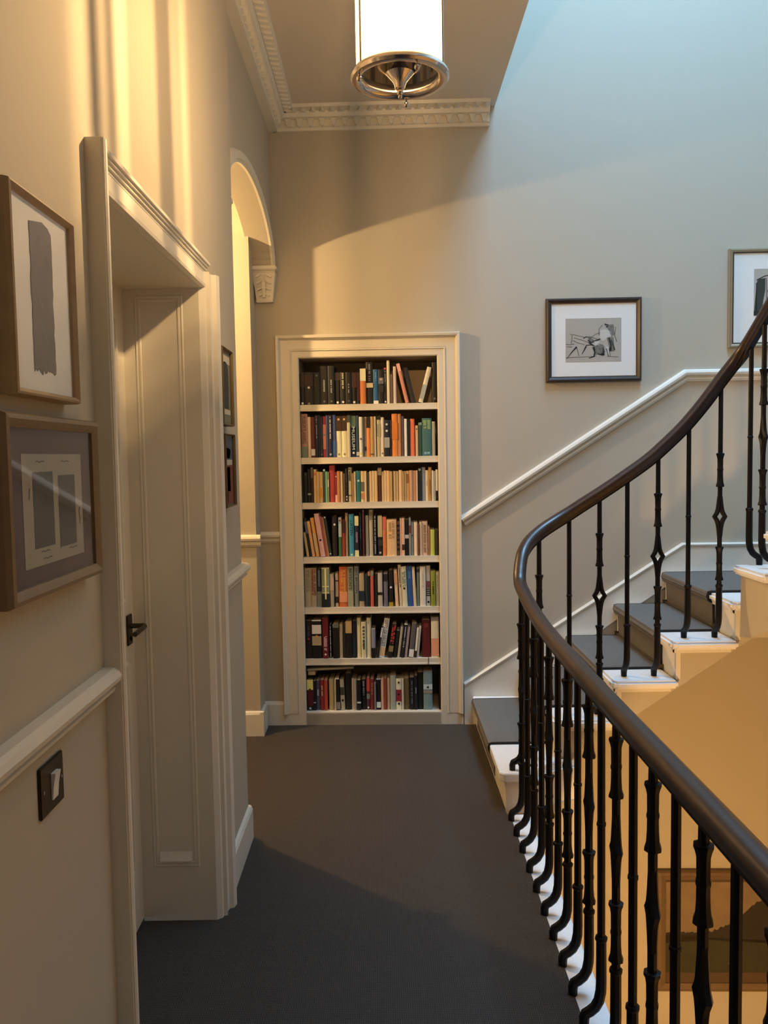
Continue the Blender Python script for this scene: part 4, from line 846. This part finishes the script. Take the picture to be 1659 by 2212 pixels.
# burgundy-mounted pair of panels
BURG = mat('burgundy_mount', (.075, .033, .027), .8)
OLDP = mat('cream_old_paper', (.30, .275, .21), .85, noise=.06, nscale=20)
DKP = mat('dark_print_ink', (.055, .050, .038), .9, noise=.35, nscale=90)
sq = [ribbon([(x, y), (x+.03, y+.008), (x+.06, y-.005), (x+.1, y+.006), (x+.14, y)], .010) for (x, y) in ((.2, .93), (.62, .93), (.27, .055), (.72, .085), (.24, .12))]+[ribbon([(.93, .3), (.94, .36), (.925, .42), (.94, .47)], .012), ribbon([(.1, .7), (.085, .6)], .01)]
picture(LW, 1.160, 1.540, 1.292, 1.572, .022, .034, WALN, BURG, 'brown-framed print of two dark panels on a burgundy mount, below the tall oak frame',
        (1.230, 1.472, 1.340, 1.512), OLDP, [('panel_print', DKP, [poly((.15, .16), (.47, .16), (.47, .84), (.15, .84))]), ('panel_print', DKP, [poly((.56, .12), (.86, .12), (.86, .80), (.56, .80))]), ('handwriting', DKP, sq)])
# two deep-boxed pictures past the door
TAN = mat('buff_mount', (.30, .25, .17), .9); DKG = mat('dark_green_grey_print', (.035, .038, .032), .8, noise=.3, nscale=40)
BLUEP = mat('slate_blue_print', (.07, .09, .12), .8, noise=.4, nscale=40); REDP = mat('brick_red_print', (.20, .045, .03), .8, noise=.3, nscale=40); WHP = mat('cream_print', (.55, .50, .40), .9)
arcw = [(.18, .20), (.82, .20), (.82, .74)]+[(.5+.32*math.cos(math.radians(a)), .74+.12*math.sin(math.radians(a))) for a in range(15, 180, 15)]+[(.18, .74)]
picture(LW, 2.775, 2.965, 1.612, 1.872, .006, .034, mat('olive_box_frame', (.16, .12, .05), .5), TAN, 'narrow box-framed print of a dark arched doorway, upper picture beyond the door',
        (2.785, 2.955, 1.622, 1.862), mat('grey_green_print', (.19, .185, .14), .8), [('arch_print', DKG, [poly(*arcw)]), ('pale_band', WHP, [poly((.0, .84), (1, .84), (1, .95), (0, .95)), poly((.05, .12), (.95, .12), (.95, .19), (.05, .19)), poly((.1, .02), (.3, .02), (.3, .07), (.1, .07))])], glass=False)
picture(LW, 2.790, 2.970, 1.335, 1.585, .006, .034, mat('brown_box_frame', (.14, .085, .04), .5), TAN, 'narrow box-framed card with a blue photograph above a red one, lower picture beyond the door',
        (2.800, 2.960, 1.345, 1.575), WHP, [('blue_photo', BLUEP, [poly((.12, .66), (1, .66), (1, 1), (.12, 1))]), ('blue_photo_detail', DKG, [poly((.2, .68), (.7, .68), (.8, .80), (.5, .84), (.2, .82))]), ('red_photo', REDP, [poly((.1, .0), (1, .0), (1, .58), (.1, .58))]), ('red_photo_detail', mat('deep_red', (.09, .015, .012), .8), [poly((.3, .2), (.7, .18), (.7, .55), (.35, .55))]), ('pale_figure', WHP, [poly((.3, .03), (.42, .03), (.42, .2), (.3, .2)), poly((.2, .36), (.36, .36), (.36, .39), (.2, .39))])], glass=False)
# pen drawing on the stair wall
L_, Dk, Ms = [], [], []
L_ += [ribbon(p, .008) for p in ([(.08, .64), (.15, .63), (.30, .58), (.36, .56)], [(.0, .41), (.08, .40), (.16, .42)], [(.02, .36), (.12, .35)], [(.12, .62), (.10, .42)], [(.15, .56), (.30, .50), (.42, .44)], [(.13, .50), (.22, .44), (.34, .40)], [(.34, .56), (.44, .58), (.50, .55), (.60, .50)], [(.0, .10), (.2, .11), (.45, .12), (.55, .13)], [(.75, .12), (.95, .10)], [(.45, .55), (.55, .64), (.62, .66)], [(.60, .60), (.60, .75), (.66, .84)], [(.80, .80), (.90, .78), (.88, .60), (.92, .45)], [(.20, .34), (.24, .14)], [(.60, .33), (.64, .20), (.66, .12)], [(.78, .30), (.80, .12)])]
Dk += [ribbon([(.20, .35), (.12, .24), (.02, .08)], .034, .008), ribbon([(.37, .36), (.33, .26), (.29, .17)], .030, .008), ribbon([(.32, .54), (.37, .58), (.45, .55), (.42, .47)], .018, .010), ribbon([(.40, .50), (.46, .44), (.50, .47), (.58, .50), (.62, .52)], .022, .030), ribbon([(.36, .38), (.46, .39), (.52, .36)], .020), ribbon([(.50, .34), (.53, .22), (.51, .12), (.42, .085)], .045, .018), ribbon([(.66, .33), (.68, .22), (.64, .15)], .055, .05), ribbon([(.64, .15), (.58, .18), (.70, .16)], .02, .05), ribbon([(.78, .54), (.82, .38), (.80, .24)], .03, .045), ribbon([(.82, .50), (.86, .36), (.88, .26)], .018, .022), ribbon([(.73, .30), (.77, .12)], .022, .012), ribbon([(.42, .44), (.49, .38)], .026), ribbon([(.70, .86), (.76, .84), (.74, .78)], .03), ribbon([(.56, .35), (.60, .42), (.63, .38)], .012)]
Ms += [poly((.52, .36), (.66, .40), (.70, .34), (.66, .18), (.54, .16)), poly((.70, .84), (.86, .85), (.88, .62), (.82, .56), (.76, .76)), poly((.74, .55), (.86, .56), (.88, .24), (.80, .22)), poly((.40, .56), (.50, .52), (.52, .44), (.42, .42))]
Wh = [poly((.62, .72), (.70, .74), (.82, .70), (.84, .58), (.76, .56), (.66, .46), (.62, .56)), poly((.50, .48), (.62, .46), (.60, .38), (.52, .38)), poly((.72, .34), (.77, .34), (.79, .14), (.74, .16))]
picture(BW, .895, 1.406, 1.884, 2.330, .024, .026, DKFR, MATW, 'dark-framed ink sketch of a seated figure at a table, above the sloping stair rail',
        (1.000, 1.298, 1.990, 2.222), SKP_, [('grey_wash', INKM, Ms), ('pale_chalk', LIGHTW, Wh), ('pencil_line', INK, L_), ('ink_stroke', INK, Dk)], lipm=mat('brown_slip', (.10, .062, .035), .4, metal=.4), glass=False)
# half-seen frame at the right edge
sh2 = [poly((.0, .0), (.05, .70), (.08, .78), (.22, .80), (.22, .55), (.15, .1)), poly((.26, .50), (.42, .50), (.46, .72), (.30, .74)), poly((.5, .1), (.8, .12), (.78, .6), (.55, .66)), poly((.0, .0), (1, .0), (1, .1), (0, .1))]
li2 = [ribbon([(.05, .76), (.2, .84), (.45, .90), (.9, .97)], .02), ribbon([(.05, .7), (.05, .1)], .02), ribbon([(.15, .22), (.5, .26), (.9, .22)], .015), ribbon([(.24, .8), (.25, .3)], .012)]
picture(BW, 1.866, 2.40, 2.050, 2.572, .020, .026, SILV, MATW, 'silver-gilt framed etching of a building, cut by the right edge above the handrail',
        (1.999, 2.27, 2.217, 2.463), SKP_, [('grey_wash', DKG, sh2), ('ink_line', INK, li2)], lipm=DKFR, glass=False)
# old landscape in the hall below, seen through the balusters
LFR = mat('worn_gilt_frame', (.14, .090, .048), .5, noise=.15, nscale=20)
TS = mat('tan_sky_paint', (.20, .145, .085), .7, noise=.3, nscale=12); HB = mat('dark_hill_paint', (.022, .016, .011), .7, noise=.4, nscale=20); FG = mat('olive_field_paint', (.032, .030, .014), .7, noise=.5, nscale=16); HG = mat('brown_bank_paint', (.05, .035, .018), .7, noise=.3, nscale=14)
_rt = random.Random(5)
_rid = [(0, .435), (.30, .46), (.36, .49), (.42, .53), (.48, .60), (.54, .70), (.60, .78), (.68, .82), (.80, .88), (.9, .84), (1, .86)]
tre = []
for (xa, ya), (xb, yb) in zip(_rid[:-1], _rid[1:]):
    nn = max(2, int((xb-xa)/.012))
    tre += [(xa+(xb-xa)*q/nn, ya+(yb-ya)*q/nn+_rt.uniform(-.012, .016)) for q in range(nn)]
tre += [(1, .86), (1, .30), (.3, .36), (0, .395)]
picture(BW, 1.500, 2.44, -1.540, -.838, .050, .040, LFR, mat('dark_linen_slip', (.08, .05, .027), .8), 'large gilt-framed dark landscape painting in the hall below, seen through the balusters',
        (1.552, 2.388, -1.430, -.905), TS, [('field', FG, [poly((0, 0), (1, 0), (1, .34), (.4, .38), (0, .41))]), ('bank', HG, [poly((0, .33), (.3, .36), (.25, .41), (0, .42))]), ('hill', HB, [poly(*tre)]), ('pale_fleck', WHP, [poly((.42, .10), (.44, .09), (.445, .115), (.43, .12))])], glass=False)

# light switch
sw = empty('light_switch', (-.55, 1.333, .935), label='dark bronze light switch plate with one white rocker, under the rail left of the door', cat='light switch')
T = lambda y, z, h: LW(y, z, h)
obj('face_plate', bbox(T, 1.286, 1.380, .934, 1.018, 0, .0055), BRONZE, sw, bevel=.002)
obj('rocker', prism([(.952, .004), (.952, .0075), (.974, .0095), (.996, .0135), (.996, .004)], lambda z, h, y: LW(y, z, h), 1.327, 1.349), WHITEP, sw)
for yy in (1.297, 1.369): obj('screw', tube([LW(yy, .976, .004), LW(yy, .976, .0066)], .003), NICKEL, sw)

# ================================================================== BOOKCASE
bk = empty('bookcase', BW(-.07, 0, 0), label='built-in cream bookcase with seven packed shelves set into the far wall', cat='bookcase')
CS = lambda u, z, h: BW(u, z, h)
obj('architrave', frame_rect(CS, -.448, .307, .066, 2.04, [(0, -.02), (0, .006), (.006, .012), (.036, .012), (.041, .018), (.046, .012), (.050, .014), (.098, .014), (.102, .022), (.108, .034), (.120, .036), (.124, .028), (.124, -.0)], three=True), SHELF, bk)
obj('plinth', join(bbox(CS, -.448, .307, 0, .072, -.02, .012), bbox(CS, -.572, .431, 0, .066, 0, .012)), SHELF, bk)
obj('side_panel', bbox(CS, -.470, -.448, .066, 2.04, -.29, 0), SHELF, bk); obj('side_panel', bbox(CS, .307, .329, .066, 2.04, -.29, 0), SHELF, bk)
obj('back_panel', bbox(CS, -.448, .307, .066, 2.04, -.289, -.283), BACKM, bk)
SZ = [1.788, 1.498, 1.249, .946, .662, .372, .075]
for z in SZ[:6]:
    obj('shelf', join(bbox(CS, -.448, .307, z-.033, z, -.283, -.004), bbox(CS, -.448, .307, z-.035, z-.028, -.006, .001)), SHELF, bk)
obj('base_shelf', bbox(CS, -.448, .307, .062, .075, -.283, -.004), SHELF, bk)

_txt = {}
def text_shape(s):
    if s in _txt: return _txt[s]
    cu = bpy.data.curves.new('t', 'FONT'); cu.body = s; cu.resolution_u = 2; o = bpy.data.objects.new('t', cu); C.objects.link(o)
    bpy.context.view_layer.update(); me = bpy.data.meshes.new_from_object(o.evaluated_get(bpy.context.evaluated_depsgraph_get()))
    vs = [(v.co.x, v.co.y) for v in me.vertices]; fs = [tuple(p.vertices) for p in me.polygons]
    bpy.data.objects.remove(o); bpy.data.meshes.remove(me)
    x0, x1 = min(v[0] for v in vs), max(v[0] for v in vs); y0, y1 = min(v[1] for v in vs), max(v[1] for v in vs)
    _txt[s] = ([((x-x0)/(x1-x0), (y-y0)/(y1-y0)) for x, y in vs], fs); return _txt[s]
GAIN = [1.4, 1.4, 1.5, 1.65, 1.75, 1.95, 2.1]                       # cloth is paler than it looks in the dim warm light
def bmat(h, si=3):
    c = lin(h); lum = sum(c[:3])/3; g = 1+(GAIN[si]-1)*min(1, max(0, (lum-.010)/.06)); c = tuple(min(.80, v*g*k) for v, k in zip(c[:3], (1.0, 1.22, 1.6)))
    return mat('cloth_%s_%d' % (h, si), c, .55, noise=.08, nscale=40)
ORD = ['topmost', 'second', 'third', 'fourth', 'fifth', 'sixth', 'lowest']
NTH = ['first', 'second', 'third', 'fourth', 'fifth', 'sixth', 'seventh']
import collections
RB = random.Random(11)
def book(si, bz, u0, w_, H, lean, col, desc, feats, label):
    dep = RB.uniform(.11, .15); rec = RB.uniform(.010, .022)
    piv = u0 if lean <= 0 else u0+w_
    th = math.radians(lean)
    r = empty('book', BW(piv, bz+.0006, -rec), (0, 0, 0), label=label, cat='book', group='books on the %s shelf' % ORD[si])
    r.rotation_euler = (0, th, -TA)
    x0 = 0 if lean <= 0 else -w_; x1 = x0+w_
    t = min(.0022, w_*.18); cb = .35*min(.006, w_*.3)
    soft = 'paperback' in desc; sqr = 0 if soft else .002
    cr = [(x0, cb*2), (x0, dep), (x0+t, dep), (x0+t, .004), (x1-t, .004), (x1-t, dep), (x1, dep), (x1, cb*2), (x1-(x1-x0)*.18, cb*.6), (x0+(x1-x0)*.5, 0), (x0+(x1-x0)*.18, cb*.6)]
    if w_ < .012: cr = [(x0, 0.0006), (x0, dep), (x0+t, dep), (x0+t, .004), (x1-t, .004), (x1-t, dep), (x1, dep), (x1, .0006), (x0+w_/2, 0)]
    obj('cover', prism(cr, XY, 0, H), bmat(col, si), r, world=False)
    obj('pages', box(x0+t, x1-t, .004, dep-.003, sqr, H-sqr-.0008), PAPERM, r, world=False)
    def yy(x):                                                     # spine surface depth at x
        return -.0006
    xa, xb = x0+w_*.06, x1-w_*.06; xc = (x0+x1)/2
    for f in [q.split(':') for q in feats.split('|') if q]:
        k, c_ = f[0], f[1]
        if k == 'b':
            za, zb = H*(1-float(f[3])), H*(1-float(f[2])); zb = min(zb, H-.0002)
            obj('spine_band', box(x0+.0002, x1-.0002, -.0005, cb*2+.0005, za, zb), bmat(c_, si), r, world=False)
        elif k == 'd':
            z = H*(1-float(f[2])); rr = min(w_*.30, .0065)
            obj('spine_emblem', ([(xc+rr*math.cos(a*.785), -.0011, z+rr*math.sin(a*.785)) for a in range(8)], [tuple(range(8))]), bmat(c_, si), r, world=False)
        elif k == 'l':
            za, zb, fr = H*(1-float(f[3])), H*(1-float(f[2])), float(f[4]); z = zb; V, F = [], []
            wd = w_*fr; rows = 2 if wd > .016 else 1
            for q in range(rows):
                z = zb; cxr = xc+(q-(rows-1)/2)*wd/rows*1.05; hw = wd/rows*.42
                while z > za:
                    l = RB.uniform(.0022, .0046)*(1.3 if wd > .012 else 1)
                    if RB.random() > .14:
                        e = hw*RB.choice((1, 1, .75)); n = len(V)
                        V += [(cxr-e, -.0011, z), (cxr+hw, -.0011, z), (cxr+hw, -.0011, z-l), (cxr-e, -.0011, z-l)]; F.append((n, n+1, n+2, n+3))
                    z -= l+.0016
            if F: obj('spine_title', (V, F), bmat(c_, si), r, world=False)
        elif k == 'c':
            za, zb = H*(1-float(f[3])), H*(1-float(f[2]))
            obj('spine_cross', join(box(xc-w_*.09, xc+w_*.09, -.0011, 0, za, zb), box(x0+.003, x1-.003, -.0011, 0, za+(zb-za)*.40, za+(zb-za)*.43), box(x0+.003, x1-.003, -.0011, 0, za+(zb-za)*.2, za+(zb-za)*.22)), bmat(c_, si), r, world=False)
        elif k == 't':
            za, zb = H*(1-float(f[4])), H*(1-float(f[3])); vs, fs = text_shape(f[2]); wd = w_*.56
            obj('spine_title', ([(xc-wd/2+y*wd, -.0011, zb-x*(zb-za)) for x, y in vs], fs), bmat(c_, si), r, world=False)
        elif k == 'r':
            obj('ribbon_marker', join(box(xc+.010, xc+.014, -rec-.0045, -rec-.0035, -.040, .0012), box(xc+.010, xc+.014, -rec-.0045, .0, .0004, .0012)), bmat(c_, si), r, world=False)
for si, (bz, bs) in enumerate(SHELVES):
    cnt = collections.Counter(b[5] for b in bs); seen = collections.Counter()
    for (u0, w_, H, lean, col, desc, feats) in bs:
        place = 'on the %s shelf' % ORD[si]
        if cnt[desc] > 1:
            seen[desc] += 1; lab = '%s %s from the left %s' % (NTH[seen[desc]-1], desc, place)
        else: lab = '%s, %s' % (desc, place)
        book(si, bz, u0, w_, H, lean, col, desc, feats, lab)
# loose pieces on the shelves
fo = empty('card_folder', BW(.10, 1.789, -.255), label='plain tan folder standing face out behind the leaning books on the topmost shelf', cat='folder')
obj('front_sheet', bbox(CS, .055, .286, 1.789, 1.992, -.262, -.256), mat('tan_card', (.50, .38, .25), .7, noise=.1, nscale=5), fo); obj('back_sheet', bbox(CS, .060, .286, 1.789, 1.985, -.270, -.264), mat('tan_card', (.50, .38, .25)), fo)
fb = empty('book', BW(-.440, .2735, -.02), (0, 0, -TA), label='short black book lying flat under the thin cream one on the lowest shelf', cat='book', group='books lying flat on the lowest shelf')
obj('cover', join(box(0, .044, 0, .12, 0, .003), box(0, .044, 0, .12, .023, .026), box(0, .003, 0, .12, 0, .026)), bmat('0f0b0a', 6), fb, world=False); obj('pages', box(.003, .042, .002, .118, .003, .023), PAPERM, fb, world=False)
obj('spine_band', box(.001, .043, -.0006, .0005, .023, .0258), bmat('7a6f66', 6), fb, world=False)
fc = empty('book', BW(-.443, .3010, -.015), (0, math.radians(-2.4), -TA), label='thin cream book lying flat across the tops of the books on the lowest shelf', cat='book', group='books lying flat on the lowest shelf')
obj('cover', join(box(0, .262, 0, .17, 0, .0025), box(0, .262, 0, .17, .010, .0125), box(0, .262, 0, .002, 0, .0125)), bmat('7c705c', 6), fc, world=False); obj('pages', box(.002, .260, .002, .168, .0025, .010), PAPERM, fc, world=False)
